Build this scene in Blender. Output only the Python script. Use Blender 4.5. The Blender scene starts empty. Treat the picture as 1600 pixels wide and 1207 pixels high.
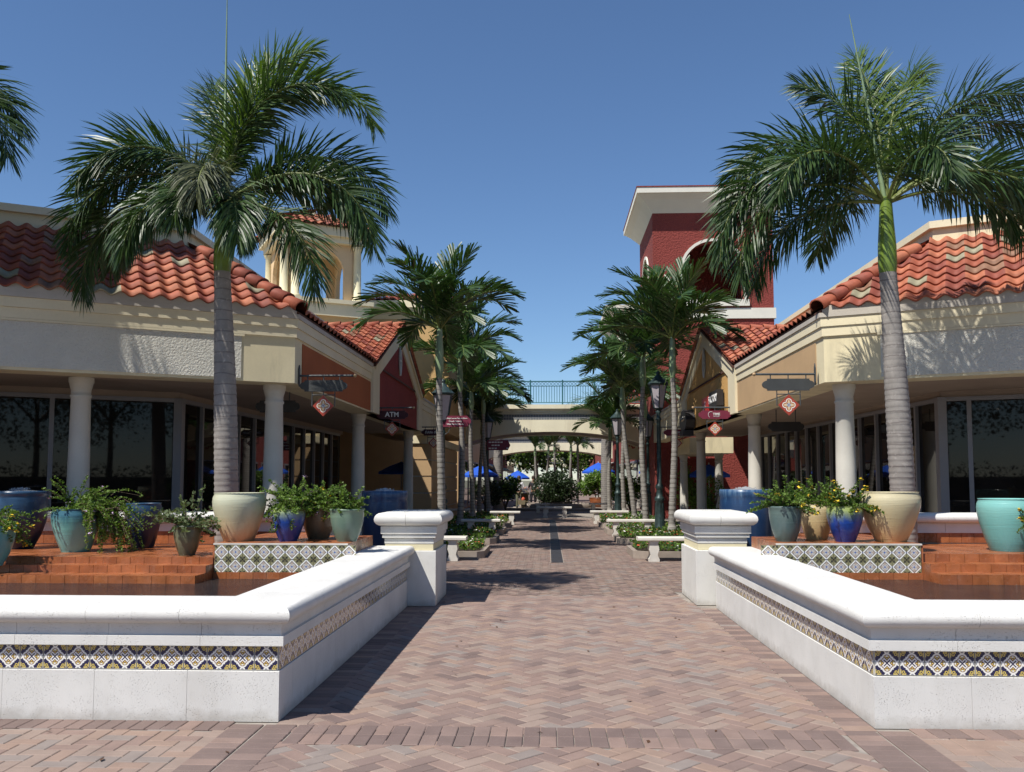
import bpy, math, random
from mathutils import Vector, Matrix
import numpy as np

rnd = random.Random(7)
sc = bpy.context.scene
COL = sc.collection
PI = math.pi
R = math.radians

# ------------------------------------------------------------------ camera
EYE = 1.52
F_PX = 1400.0
pitch = math.atan(100 / F_PX)
yaw = math.atan(56 * math.cos(pitch) / F_PX)
cd = bpy.data.cameras.new('camera')
cam = bpy.data.objects.new('camera', cd)
COL.objects.link(cam)
cam.location = (0, 0, EYE)
cam.rotation_euler = (PI / 2 + pitch, 0, yaw)
cd.sensor_width = 36
cd.lens = 36 * F_PX / 1600
cd.shift_y = 47 / 1600
cd.clip_start = 0.05
cd.clip_end = 6000
sc.camera = cam

# ------------------------------------------------------------------ daylight
w = bpy.data.worlds.new('World')
sc.world = w
w.use_nodes = True
nt = w.node_tree
bg = nt.nodes['Background']
sky = nt.nodes.new('ShaderNodeTexSky')
sky.sky_type = 'NISHITA'
sky.sun_disc = False
SUNV = Vector((-0.46, -0.487, 1.0)).normalized()
sky.sun_elevation = math.asin(SUNV.z)
sky.sun_rotation = math.atan2(SUNV.x, SUNV.y)
sky.air_density = 1.0
sky.dust_density = 0.05
sky.ozone_density = 8.0
nt.links.new(sky.outputs[0], bg.inputs[0])
bg.inputs[1].default_value = 0.074
sl = bpy.data.lights.new('sun', 'SUN')
so = bpy.data.objects.new('sun', sl)
COL.objects.link(so)
sl.energy = 3.9
sl.angle = R(0.53)
sl.color = (1.0, 0.955, 0.88)
so.rotation_euler = SUNV.to_track_quat('Z', 'Y').to_euler()
so.location = (-20, -20, 40)
sc.view_settings.view_transform = 'Standard'
sc.view_settings.look = 'None'
sc.view_settings.exposure = 0.72
sc.view_settings.gamma = 1.0
sc.view_settings.use_curve_mapping = False
sc.cycles.max_bounces = 6
sc.cycles.transparent_max_bounces = 8

# ------------------------------------------------------------------ materials
class X_:
    """tiny expression builder over Math nodes"""
    def __init__(s, t, v): s.t = t; s.v = v
    def _op(s, op, *o):
        n = s.t.nodes.new('ShaderNodeMath'); n.operation = op
        for i, q in enumerate((s,) + o):
            q = q.v if isinstance(q, X_) else q
            if isinstance(q, (int, float)): n.inputs[i].default_value = q
            else: s.t.links.new(q, n.inputs[i])
        return X_(s.t, n.outputs[0])
    def __add__(s, o): return s._op('ADD', o)
    def __sub__(s, o): return s._op('SUBTRACT', o)
    def __mul__(s, o): return s._op('MULTIPLY', o)
    def abs(s): return s._op('ABSOLUTE')
    def min(s, o): return s._op('MINIMUM', o)
    def max(s, o): return s._op('MAXIMUM', o)
    def lt(s, o): return s._op('LESS_THAN', o)
    def gt(s, o): return s._op('GREATER_THAN', o)
    def sqrt(s): return s._op('SQRT')
    def fract(s): return s._op('FRACT')
    def sin(s): return s._op('SINE')
def dist(a, b): return (a * a + b * b).sqrt()

def newmat(name):
    m = bpy.data.materials.new(name); m.use_nodes = True
    return m, m.node_tree, m.node_tree.nodes['Principled BSDF']
def rgb(c): return (c[0], c[1], c[2], 1)
def mixc(t, fac, a, b):
    n = t.nodes.new('ShaderNodeMix'); n.data_type = 'RGBA'
    for sock, v in ((n.inputs[0], fac), (n.inputs[6], a), (n.inputs[7], b)):
        if isinstance(v, X_): v = v.v
        if isinstance(v, (int, float)): sock.default_value = v
        elif isinstance(v, tuple): sock.default_value = rgb(v)
        else: t.links.new(v, sock)
    return n.outputs[2]
def coordn(t, obj=False):
    if obj:
        return t.nodes.new('ShaderNodeTexCoord').outputs['Object']
    return t.nodes.new('ShaderNodeNewGeometry').outputs['Position']
def noise(t, co, scale, detail=3, rough=.55, dist_=0.0):
    n = t.nodes.new('ShaderNodeTexNoise')
    n.inputs['Scale'].default_value = scale; n.inputs['Detail'].default_value = detail
    n.inputs['Roughness'].default_value = rough; n.inputs['Distortion'].default_value = dist_
    t.links.new(co, n.inputs['Vector'])
    return n.outputs['Fac']
def ramp(t, v, stops):
    n = t.nodes.new('ShaderNodeValToRGB')
    t.links.new(v, n.inputs[0])
    e = n.color_ramp.elements
    while len(e) < len(stops): e.new(0.5)
    for q, (p, c) in zip(e, stops):
        q.position = p; q.color = rgb(c)
    return n.outputs[0]
def scalev(t, co, s):
    n = t.nodes.new('ShaderNodeMapping'); n.inputs['Scale'].default_value = s
    t.links.new(co, n.inputs[0]); return n.outputs[0]

MATS = {}
def mat(name, c, rough=.8, var=.12, scale=3.0, bump=0.0, bscale=60.0, spec=.4, fine=.06, obj=False, metal=0.0, bdist=.01, stain=None):
    if name in MATS: return MATS[name]
    m, t, p = newmat(name)
    co = coordn(t, obj)
    a = noise(t, co, scale, 5)
    lo = tuple(max(0, x * (1 - var * 1.6)) for x in c); hi = tuple(min(1, x * (1 + var * 1.3)) for x in c)
    base = ramp(t, a, [(.3, lo), (.7, hi)])
    if fine:
        b = noise(t, co, scale * 22, 3)
        base = mixc(t, b, base, mixc(t, .5, base, tuple(x * (1 - fine * 4) for x in c)))
    if stain:
        s = noise(t, scalev(t, co, (1.0, 1.0, .18)), 2.2, 5, .65)
        f = ramp(t, s, [(.55, (0, 0, 0)), (.78, (1, 1, 1))])
        base = mixc(t, f, base, stain)
    t.links.new(base, p.inputs['Base Color'])
    p.inputs['Roughness'].default_value = rough
    p.inputs['Specular IOR Level'].default_value = spec
    p.inputs['Metallic'].default_value = metal
    if bump:
        h = noise(t, co, bscale, 4, .6)
        bn = t.nodes.new('ShaderNodeBump'); bn.inputs['Strength'].default_value = bump; bn.inputs['Distance'].default_value = bdist
        t.links.new(h, bn.inputs['Height']); t.links.new(bn.outputs[0], p.inputs['Normal'])
    MATS[name] = m
    return m

def mat_coral(name, c):
    """pitted pale cast stone"""
    m, t, p = newmat(name)
    co = coordn(t)
    a = noise(t, co, 2.2, 5)
    base = ramp(t, a, [(.3, tuple(x * .86 for x in c)), (.7, c)])
    pit = noise(t, scalev(t, co, (1, 1, 1.3)), 120, 2, .5, .3)
    pf = ramp(t, pit, [(.635, (0, 0, 0)), (.70, (1, 1, 1))])
    patch = ramp(t, noise(t, co, 7, 3), [(.40, (0, 0, 0)), (.62, (1, 1, 1))])
    mm = t.nodes.new('ShaderNodeMix'); mm.data_type = 'FLOAT'
    pm = X_(t, pf) * X_(t, patch)
    t.nodes.remove(mm)
    base = mixc(t, pm * .55, base, (c[0] * .35, c[1] * .33, c[2] * .3))
    dirt = ramp(t, noise(t, scalev(t, co, (1, 1, .3)), 3.1, 6, .7), [(.55, (0, 0, 0)), (.85, (1, 1, 1))])
    base = mixc(t, X_(t, dirt) * .35, base, (c[0] * .6, c[1] * .57, c[2] * .5))
    sz = t.nodes.new('ShaderNodeSeparateXYZ'); t.links.new(co, sz.inputs[0])
    gr = (X_(t, sz.outputs[2]) * -14.0 + 1.15 + (X_(t, noise(t, co, 9, 5, .65)) - .5) * 2.2)
    gr = gr.max(0.0).min(1.0)
    base = mixc(t, gr * .45, base, (c[0] * .42, c[1] * .38, c[2] * .33))
    t.links.new(base, p.inputs['Base Color'])
    p.inputs['Roughness'].default_value = .75
    p.inputs['Specular IOR Level'].default_value = .3
    bn = t.nodes.new('ShaderNodeBump'); bn.inputs['Strength'].default_value = .9; bn.inputs['Distance'].default_value = .006
    hh = pm * -1.0 + X_(t, noise(t, co, 160, 3)) * .25
    t.links.new(hh.v, bn.inputs['Height']); t.links.new(bn.outputs[0], p.inputs['Normal'])
    MATS[name] = m
    return m

def mat_leaf(name, c, c2, rough=.4, trans=.25, spec=.5):
    m, t, p = newmat(name)
    co = coordn(t)
    a = noise(t, co, 9, 2)
    base = ramp(t, a, [(.32, c), (.68, c2)])
    t.links.new(base, p.inputs['Base Color'])
    p.inputs['Roughness'].default_value = rough
    p.inputs['Specular IOR Level'].default_value = spec
    out = [n for n in t.nodes if n.type == 'OUTPUT_MATERIAL'][0]
    tr = t.nodes.new('ShaderNodeBsdfTranslucent')
    tc = mixc(t, .5, base, (c2[0] * 1.5, c2[1] * 1.8, c2[2] * .7))
    t.links.new(tc, tr.inputs[0])
    mx = t.nodes.new('ShaderNodeMixShader'); mx.inputs[0].default_value = trans
    t.links.new(p.outputs[0], mx.inputs[1]); t.links.new(tr.outputs[0], mx.inputs[2]); t.links.new(mx.outputs[0], out.inputs[0])
    MATS[name] = m
    return m

def mat_glaze(name, top, mid, low, z1, z2, drip=.08, rough=.32):
    """glazed pot: colour bands of the glaze along the pot's own height, running in drips; z in metres above its foot"""
    m, t, p = newmat(name)
    co = coordn(t, True)
    sp = t.nodes.new('ShaderNodeSeparateXYZ'); t.links.new(co, sp.inputs[0])
    n1 = noise(t, scalev(t, co, (26, 26, 2.2)), 1.0, 3)
    n2 = noise(t, co, 6, 4)
    z = X_(t, sp.outputs[2]) + (X_(t, n1) - .5) * (drip * 2.6) + (X_(t, n2) - .5) * .12
    mr = t.nodes.new('ShaderNodeMapRange'); t.links.new(z.v, mr.inputs[0])
    mr.inputs[1].default_value = z1 - .04; mr.inputs[2].default_value = z2 + .04
    k1 = .45
    base = ramp(t, mr.outputs[0], [(.08, low), (k1, mid), (.92, top)])
    sp2 = ramp(t, noise(t, co, 90, 2), [(.62, (0, 0, 0)), (.75, (1, 1, 1))])
    base = mixc(t, X_(t, sp2) * .25, base, tuple(x * .55 for x in mid))
    t.links.new(base, p.inputs['Base Color'])
    p.inputs['Roughness'].default_value = rough
    p.inputs['Specular IOR Level'].default_value = .5
    p.inputs['Coat Weight'].default_value = .12
    p.inputs['Coat Roughness'].default_value = .1
    bn = t.nodes.new('ShaderNodeBump'); bn.inputs['Strength'].default_value = .25; bn.inputs['Distance'].default_value = .01
    rings = noise(t, scalev(t, co, (3, 3, 60)), 1.0, 2)
    t.links.new(rings, bn.inputs['Height']); t.links.new(bn.outputs[0], p.inputs['Normal'])
    return m

WHITE = (.78, .77, .72); NAVY = (.02, .022, .07); YEL = (.58, .45, .12); MAR = (.12, .03, .03)
def uvn(t, half, flip=False):
    co = coordn(t, True)
    sp = t.nodes.new('ShaderNodeSeparateXYZ'); t.links.new(co, sp.inputs[0])
    return X_(t, sp.outputs[0]) * (1 / half), X_(t, sp.outputs[2]) * (1 / half)
def fin(t, p, c, rough=.15):
    t.links.new(c, p.inputs['Base Color'])
    p.inputs['Roughness'].default_value = rough
    p.inputs['Specular IOR Level'].default_value = .5
def mat_tile_a():
    m, t, p = newmat('glazed_tile_blue_yellow')
    u, v = uvn(t, .074)
    a, b = u.abs(), v.abs()
    q1, q2 = (u + v).abs() * .7071, (u - v).abs() * .7071
    pmin, pmax = q1.min(q2), q1.max(q2)
    d = (dist(a - .40, b) - .34).min(dist(a, b - .40) - .34).min(a.max(b) - .44)
    c = mixc(t, ((dist(a - .73, b - .73) - .10).abs()).lt(.04), NAVY, YEL)
    c = mixc(t, (a.max(b)).gt(.89) * (a.min(b)).gt(.5) * (a.min(b)).lt(.86), c, YEL)
    c = mixc(t, dist(a - .55, b - .84).lt(.05), c, YEL)
    ec = dist(a - 1.0, b).min(dist(a, b - 1.0))
    c = mixc(t, ec.lt(.24), c, WHITE)
    c = mixc(t, ec.lt(.13), c, (.2, .22, .26))
    c = mixc(t, d.lt(.085), c, WHITE)
    c = mixc(t, d.lt(-.045), c, MAR)
    c = mixc(t, d.lt(-.09), c, (.55, .50, .35))
    c = mixc(t, d.lt(-.12), c, YEL)
    c = mixc(t, dist(a - .56, b).min(dist(a, b - .56)).lt(.075), c, WHITE)
    c = mixc(t, (dist(a - .38, b).min(dist(a, b - .38)) - .10).abs().lt(.03), c, MAR)
    c = mixc(t, pmin.lt(.20) * pmax.lt(.50), c, MAR)
    c = mixc(t, pmin.lt(.15) * pmax.lt(.46), c, WHITE)
    c = mixc(t, pmin.lt(.05) * pmax.lt(.38), c, NAVY)
    c = mixc(t, (a.max(b)).gt(.965), c, (.5, .48, .43))
    fin(t, p, c)
    return m
def mat_tile_b():
    m, t, p = newmat('glazed_tile_olive_lattice')
    u, v = uvn(t, .074)
    a, b = u.abs(), v.abs()
    e = a + b
    OL = (.27, .255, .14); PU = (.30, .26, .24)
    c = mixc(t, ((dist(a - .78, b - .78) - .12).abs()).lt(.045), OL, (.03, .03, .03))
    c = mixc(t, (a - b).abs().lt(.06) * e.gt(1.15), c, (.03, .03, .03))
    c = mixc(t, e.lt(1.13), c, (.05, .05, .05))
    c = mixc(t, e.lt(1.08), c, WHITE)
    c = mixc(t, e.lt(.84), c, (.06, .05, .05))
    c = mixc(t, e.lt(.78), c, PU)
    c = mixc(t, (dist(a - .22, b - .22) - .13).abs().lt(.045), c, (.6, .6, .58))
    c = mixc(t, (dist(a - .45, b).min(dist(a, b - .45)) - .09).abs().lt(.035), c, (.55, .42, .3))
    c = mixc(t, dist(a, b).lt(.12), c, (.10, .16, .4))
    c = mixc(t, dist(a - 1.0, b).min(dist(a, b - 1.0)).lt(.1), c, (.3, .32, .45))
    fin(t, p, c, .25)
    return m
def mat_tile_c():
    m, t, p = newmat('sign_diamond_tile_print')
    u, v = uvn(t, .16)
    a, b = u.abs(), v.abs()
    # object is turned 45 degrees about Y, so its own axes run along the diamond's sides
    q1, q2 = (u + v).abs() * .7071, (u - v).abs() * .7071
    RED = (.33, .05, .03); TAN = (.42, .2, .1)
    r = dist(u, v)
    d = (dist(q1 - .48, q2) - .3).min(dist(q1, q2 - .48) - .3).min(a.max(b) - .5)
    c = mixc(t, dist(a - .8, b).min(dist(a, b - .8)).lt(.05), RED, (.55, .3, .2))
    c = mixc(t, d.lt(.1), c, WHITE)
    c = mixc(t, d.lt(.0), c, TAN)
    c = mixc(t, dist((q1 - .5) * .6, q2).min(dist(q1, (q2 - .5) * .6)).lt(.09), c, (.7, .6, .4))
    c = mixc(t, (r - .34).abs().lt(.05) * ((a.min(b)).gt(.1)), c, (.7, .6, .4))
    c = mixc(t, r.lt(.27), c, (.02, .02, .05))
    c = mixc(t, r.lt(.22), c, (.6, .65, .75))
    c = mixc(t, r.lt(.13), c, (.03, .03, .06))
    c = mixc(t, r.lt(.05), c, (.5, .4, .5))
    fin(t, p, c, .3)
    return m

def mat_glass(name, c=(.012, .010, .009), rough=.02):
    m, t, p = newmat(name)
    co = coordn(t)
    base = ramp(t, noise(t, co, .9, 2), [(.35, tuple(x * .6 for x in c)), (.7, tuple(x * 1.5 for x in c))])
    t.links.new(base, p.inputs['Base Color'])
    p.inputs['Roughness'].default_value = rough
    p.inputs['IOR'].default_value = 1.5
    p.inputs['Specular IOR Level'].default_value = .28
    MATS[name] = m
    return m

def mat_water(name):
    m, t, p = newmat(name)
    co = coordn(t)
    base = ramp(t, noise(t, co, 3, 3), [(.4, (.035, .03, .03)), (.62, (.07, .05, .04))])
    t.links.new(base, p.inputs['Base Color'])
    p.inputs['Roughness'].default_value = .06
    bn = t.nodes.new('ShaderNodeBump'); bn.inputs['Strength'].default_value = 1.0; bn.inputs['Distance'].default_value = .16
    t.links.new(noise(t, scalev(t, co, (1, 2.2, 1)), 20, 3, .6, .8), bn.inputs['Height']); t.links.new(bn.outputs[0], p.inputs['Normal'])
    return m

M_coral = mat_coral('white_coral_stone', (.68, .67, .64))
M_pier = mat_coral('cream_cast_stone', (.68, .67, .63))
M_belfry = mat('peach_stucco', (.70, .50, .29), .9, .05, 1.5, .15, 60, bdist=.005)
M_peach = mat('cream_paint_band', (.74, .67, .44), .8, .05)
M_joint = mat('grey_mortar', (.52, .50, .46), .95, .1, 20)
M_sand = mat('joint_sand', (.30, .265, .23), .95, .25, 4, fine=.1)
def mat_paver(name, c, *_, **__):
    m, t, p = newmat(name); co = coordn(t)
    base = ramp(t, noise(t, co, 5, 5), [(.3, tuple(x * .86 for x in c)), (.7, tuple(x * 1.1 for x in c))])
    big = ramp(t, noise(t, co, .8, 4, .6), [(.35, (0, 0, 0)), (.7, (1, 1, 1))])
    base = mixc(t, X_(t, big) * .25, base, (.26, .20, .17))
    stain = ramp(t, noise(t, co, 1.7, 6, .7), [(.60, (0, 0, 0)), (.74, (1, 1, 1))])
    base = mixc(t, X_(t, stain) * .35, base, (.12, .09, .08))
    spk = ramp(t, noise(t, co, 170, 2), [(.70, (0, 0, 0)), (.75, (1, 1, 1))])
    base = mixc(t, X_(t, spk) * .5, base, (.62, .57, .52))
    dk = ramp(t, noise(t, co, 130, 2), [(.68, (0, 0, 0)), (.76, (1, 1, 1))])
    base = mixc(t, X_(t, dk) * .35, base, tuple(x * .5 for x in c))
    t.links.new(base, p.inputs['Base Color']); p.inputs['Roughness'].default_value = .85; p.inputs['Specular IOR Level'].default_value = .35
    bn = t.nodes.new('ShaderNodeBump'); bn.inputs['Strength'].default_value = .4; bn.inputs['Distance'].default_value = .004
    t.links.new(noise(t, co, 160, 4, .6), bn.inputs['Height']); t.links.new(bn.outputs[0], p.inputs['Normal'])
    return m
PAV = [mat_paver('paver_rose', (.232, .160, .134), .85, .12, 7, .35, 220, fine=.10, bdist=.003),
       mat_paver('paver_tan', (.268, .200, .165), .85, .12, 7, .35, 220, fine=.10, bdist=.003),
       mat_paver('paver_mauve', (.203, .143, .124), .85, .12, 7, .35, 220, fine=.10, bdist=.003),
       mat_paver('paver_grey', (.228, .190, .170), .85, .12, 7, .35, 220, fine=.10, bdist=.003),
       mat_paver('paver_peach', (.272, .188, .147), .85, .12, 7, .35, 220, fine=.10, bdist=.003),
       mat_paver('paver_plum', (.155, .110, .098), .85, .12, 7, .35, 220, fine=.10, bdist=.003)]
M_far = mat('paving_far', (.23, .168, .143), .9, .25, 2.5, .2, 60, fine=.12)
M_cream = mat('cream_stucco', (.72, .635, .42), .9, .06, 1.3, .25, 90, bdist=.004, stain=(.42, .37, .25))
M_bridge = mat('pale_cream_bridge', (.80, .74, .55), .85, .05, 1.3, .1, 90, bdist=.004, stain=(.6, .54, .4))
M_creamtrim = mat('cream_trim', (.74, .66, .46), .85, .05, 1.3, .1, 90, bdist=.004)
M_whitestucco = mat('white_rough_stucco', (.66, .64, .56), .9, .05, 1.5, 1.0, 34, bdist=.03)
M_orange = mat('burnt_orange_stucco', (.36, .105, .035), .9, .08, 1.3, .3, 80, bdist=.006)
M_dkred = mat('brick_red_stucco', (.24, .035, .028), .9, .08, 1.3, .9, 30, bdist=.02)
M_tanw = mat('tan_stucco', (.50, .335, .18), .9, .06, 1.3, .3, 80, bdist=.006)
M_gold = mat('golden_stucco', (.62, .36, .12), .9, .06, 1.3, .9, 30, bdist=.015)
M_towerred = mat('tower_red_stucco', (.235, .045, .035), .9, .07, 1.0, 1.0, 14, bdist=.06)
M_towerwhite = mat('tower_white_trim', (.70, .67, .58), .8, .04, 1.3)
M_yellow = mat('yellow_stucco', (.58, .37, .16), .9, .06, 1.3, .2, 60, bdist=.006)
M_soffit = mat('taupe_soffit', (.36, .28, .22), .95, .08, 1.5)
M_column = mat('column_stone', (.60, .57, .50), .85, .05, 3, .1, 80, bdist=.003)
M_frame = mat('grey_window_frame', (.25, .24, .255), .5, .04, 3, spec=.5)
M_glass = mat_glass('dark_window_glass')
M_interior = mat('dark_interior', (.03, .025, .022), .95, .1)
M_undertile = mat('roof_underlay', (.10, .045, .03), .95, .1)
M_eave = mat('pale_eave_closure', (.48, .44, .38), .9, .08, 3)
RT = [mat('tile_terracotta', (.34, .092, .048), .7, .2, 5, .2, 120, bdist=.004),
      mat('tile_orange', (.41, .135, .068), .7, .18, 5, .2, 120, bdist=.004),
      mat('tile_brick', (.25, .064, .040), .7, .2, 5, .2, 120, bdist=.004),
      mat('tile_sage_grey', (.30, .27, .18), .7, .15, 5, .2, 120, bdist=.004),
      mat('tile_brown', (.27, .14, .085), .7, .2, 5, .2, 120, bdist=.004)]
def mat_terra(name, c):
    m, t, p = newmat(name); co = coordn(t)
    base = ramp(t, noise(t, co, 6, 5, .6), [(.28, tuple(x * .62 for x in c)), (.72, tuple(x * 1.12 for x in c))])
    lime = ramp(t, noise(t, scalev(t, co, (1, 1, .35)), 11, 5, .7), [(.60, (0, 0, 0)), (.78, (1, 1, 1))])
    base = mixc(t, X_(t, lime) * .30, base, (.46, .33, .25))
    spk = ramp(t, noise(t, co, 70, 3), [(.68, (0, 0, 0)), (.73, (1, 1, 1))])  # pale specks put into the colour as water glints
    base = mixc(t, X_(t, spk) * .45, base, (.60, .50, .42))
    t.links.new(base, p.inputs['Base Color'])
    rr = ramp(t, noise(t, co, 5, 3), [(.35, (.12, .12, .12)), (.7, (.5, .5, .5))]); t.links.new(rr, p.inputs['Roughness'])
    p.inputs['Specular IOR Level'].default_value = .6
    bn = t.nodes.new('ShaderNodeBump'); bn.inputs['Strength'].default_value = .5; bn.inputs['Distance'].default_value = .006
    t.links.new(noise(t, co, 45, 4, .65), bn.inputs['Height']); t.links.new(bn.outputs[0], p.inputs['Normal'])
    return m
M_terra = [mat_terra('terracotta_wet', (.35, .115, .042)),
           mat_terra('terracotta_wet_light', (.38, .13, .048)),
           mat_terra('terracotta_wet_dark', (.31, .098, .036))]
M_tileA = mat_tile_a(); M_tileB = mat_tile_b(); M_tileC = mat_tile_c()
M_water = mat_water('fountain_water')
M_foam = mat('white_water', (.36, .38, .40), .25, .1, 30, .6, 60, bdist=.01, spec=.8)
M_bronze = mat('dark_verdigris_iron', (.035, .06, .058), .45, .3, 12, spec=.5, metal=.3)
M_iron = mat('dark_grey_iron', (.06, .07, .075), .5, .2, 12, spec=.5)
M_gilt = mat('worn_gilt', (.45, .3, .16), .4, .15, 12)
M_lampglass = mat('frosted_lamp_glass', (.42, .38, .40), .25, .05, 9, spec=.6)
M_teal = mat('teal_railing_paint', (.03, .13, .15), .5, .1, 3)
M_board = mat('dark_green_grey_board', (.055, .058, .058), .5, .1, 6)
M_dkmaroon = mat('dark_maroon_board', (.05, .008, .016), .5, .08, 6)
M_maroon = mat('maroon_board', (.17, .02, .045), .5, .08, 6)
M_white = mat('white_print', (.75, .74, .72), .6, .02, 6, fine=0)
M_black = mat('black_sign', (.03, .027, .027), .5, .1, 6)
M_redsign = mat('red_sign', (.45, .03, .025), .4, .06, 6)
M_blue = mat('blue_canvas', (.012, .085, .50), .7, .08, 3)
M_concrete = mat('grey_kerb', (.30, .25, .21), .9, .12, 5, .2, 80, bdist=.004)
M_bench = mat('pale_bench_stone', (.62, .59, .53), .8, .08, 8, .2, 120, bdist=.004, stain=(.4, .38, .33))
M_soil = mat('dark_soil', (.045, .03, .02), .95, .3, 15, .6, 60)
M_friezetile = mat('grey_blue_frieze_tile', (.20, .21, .22), .4, .1, 9)
M_drain = mat('dark_drain_grate', (.035, .033, .035), .6, .2, 8)
M_royaltrunk = None
def mat_trunk(name, c, dark, ringscale, ringw, leanness=.0):
    m, t, p = newmat(name)
    co = coordn(t, True)
    sp = t.nodes.new('ShaderNodeSeparateXYZ'); t.links.new(co, sp.inputs[0])
    wob = noise(t, co, 4, 3)
    z = X_(t, sp.outputs[2]) * ringscale + (X_(t, wob) - .5) * .5
    fr = z.fract()
    base = ramp(t, noise(t, scalev(t, co, (1, 1, .6)), 9, 5, .65), [(.3, tuple(x * .7 for x in c)), (.7, c)])
    base = mixc(t, fr.lt(ringw) * .75, base, dark)
    lich = ramp(t, noise(t, co, 16, 4), [(.6, (0, 0, 0)), (.7, (1, 1, 1))])
    base = mixc(t, X_(t, lich) * .35, base, tuple(min(1, x * 1.6) for x in c))
    t.links.new(base, p.inputs['Base Color'])
    p.inputs['Roughness'].default_value = .9
    bn = t.nodes.new('ShaderNodeBump'); bn.inputs['Strength'].default_value = .7; bn.inputs['Distance'].default_value = .012
    t.links.new(fr.v, bn.inputs['Height']); t.links.new(bn.outputs[0], p.inputs['Normal'])
    return m
M_rtrunk = mat_trunk('royal_palm_bark', (.30, .275, .25), (.15, .13, .12), 7.5, .12)
M_strunk = mat_trunk('small_palm_bark', (.32, .30, .265), (.075, .06, .05), 9.0, .16)
M_crownshaft = mat('green_crownshaft', (.16, .24, .035), .35, .3, 5, spec=.5, obj=True)
M_crownpale = mat('pale_green_crownshaft', (.22, .30, .16), .4, .15, 5, spec=.5)
M_frond = mat_leaf('royal_frond_green', (.020, .048, .014), (.05, .092, .022), .42, .16, .45)
M_frondy = mat_leaf('royal_frond_yellowgreen', (.05, .09, .012), (.10, .16, .02), .42, .25, .45)
M_fronddry = mat_leaf('royal_frond_dry', (.055, .07, .03), (.12, .13, .07), .5, .15, .4)
M_frond2 = mat_leaf('small_palm_green', (.02, .052, .014), (.052, .10, .024), .42, .2, .45)
M_rachis = mat('frond_midrib', (.14, .17, .04), .5, .1, 5)
M_lant = mat_leaf('lantana_leaf', (.07, .14, .022), (.17, .26, .05), .6, .3, .3)
M_dkleaf = mat_leaf('dark_shrub_leaf', (.012, .028, .010), (.035, .06, .018), .45, .15, .5)
M_lime = mat_leaf('lime_shrub_leaf', (.06, .13, .02), (.16, .26, .04), .5, .3, .4)
M_wispy = mat_leaf('grey_green_leaf', (.07, .10, .04), (.15, .19, .09), .6, .25, .3)
M_stem = mat('brown_stem', (.10, .07, .045), .9, .1)
M_fy = mat('yellow_petals', (.75, .50, .03), .7, .05, 9)
M_fp = mat('lilac_petals', (.52, .38, .55), .7, .05, 9)
M_fw = mat('white_petals', (.75, .70, .68), .7, .05, 9)
M_fr = mat('coral_red_petals', (.55, .10, .05), .7, .1, 9)

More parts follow.
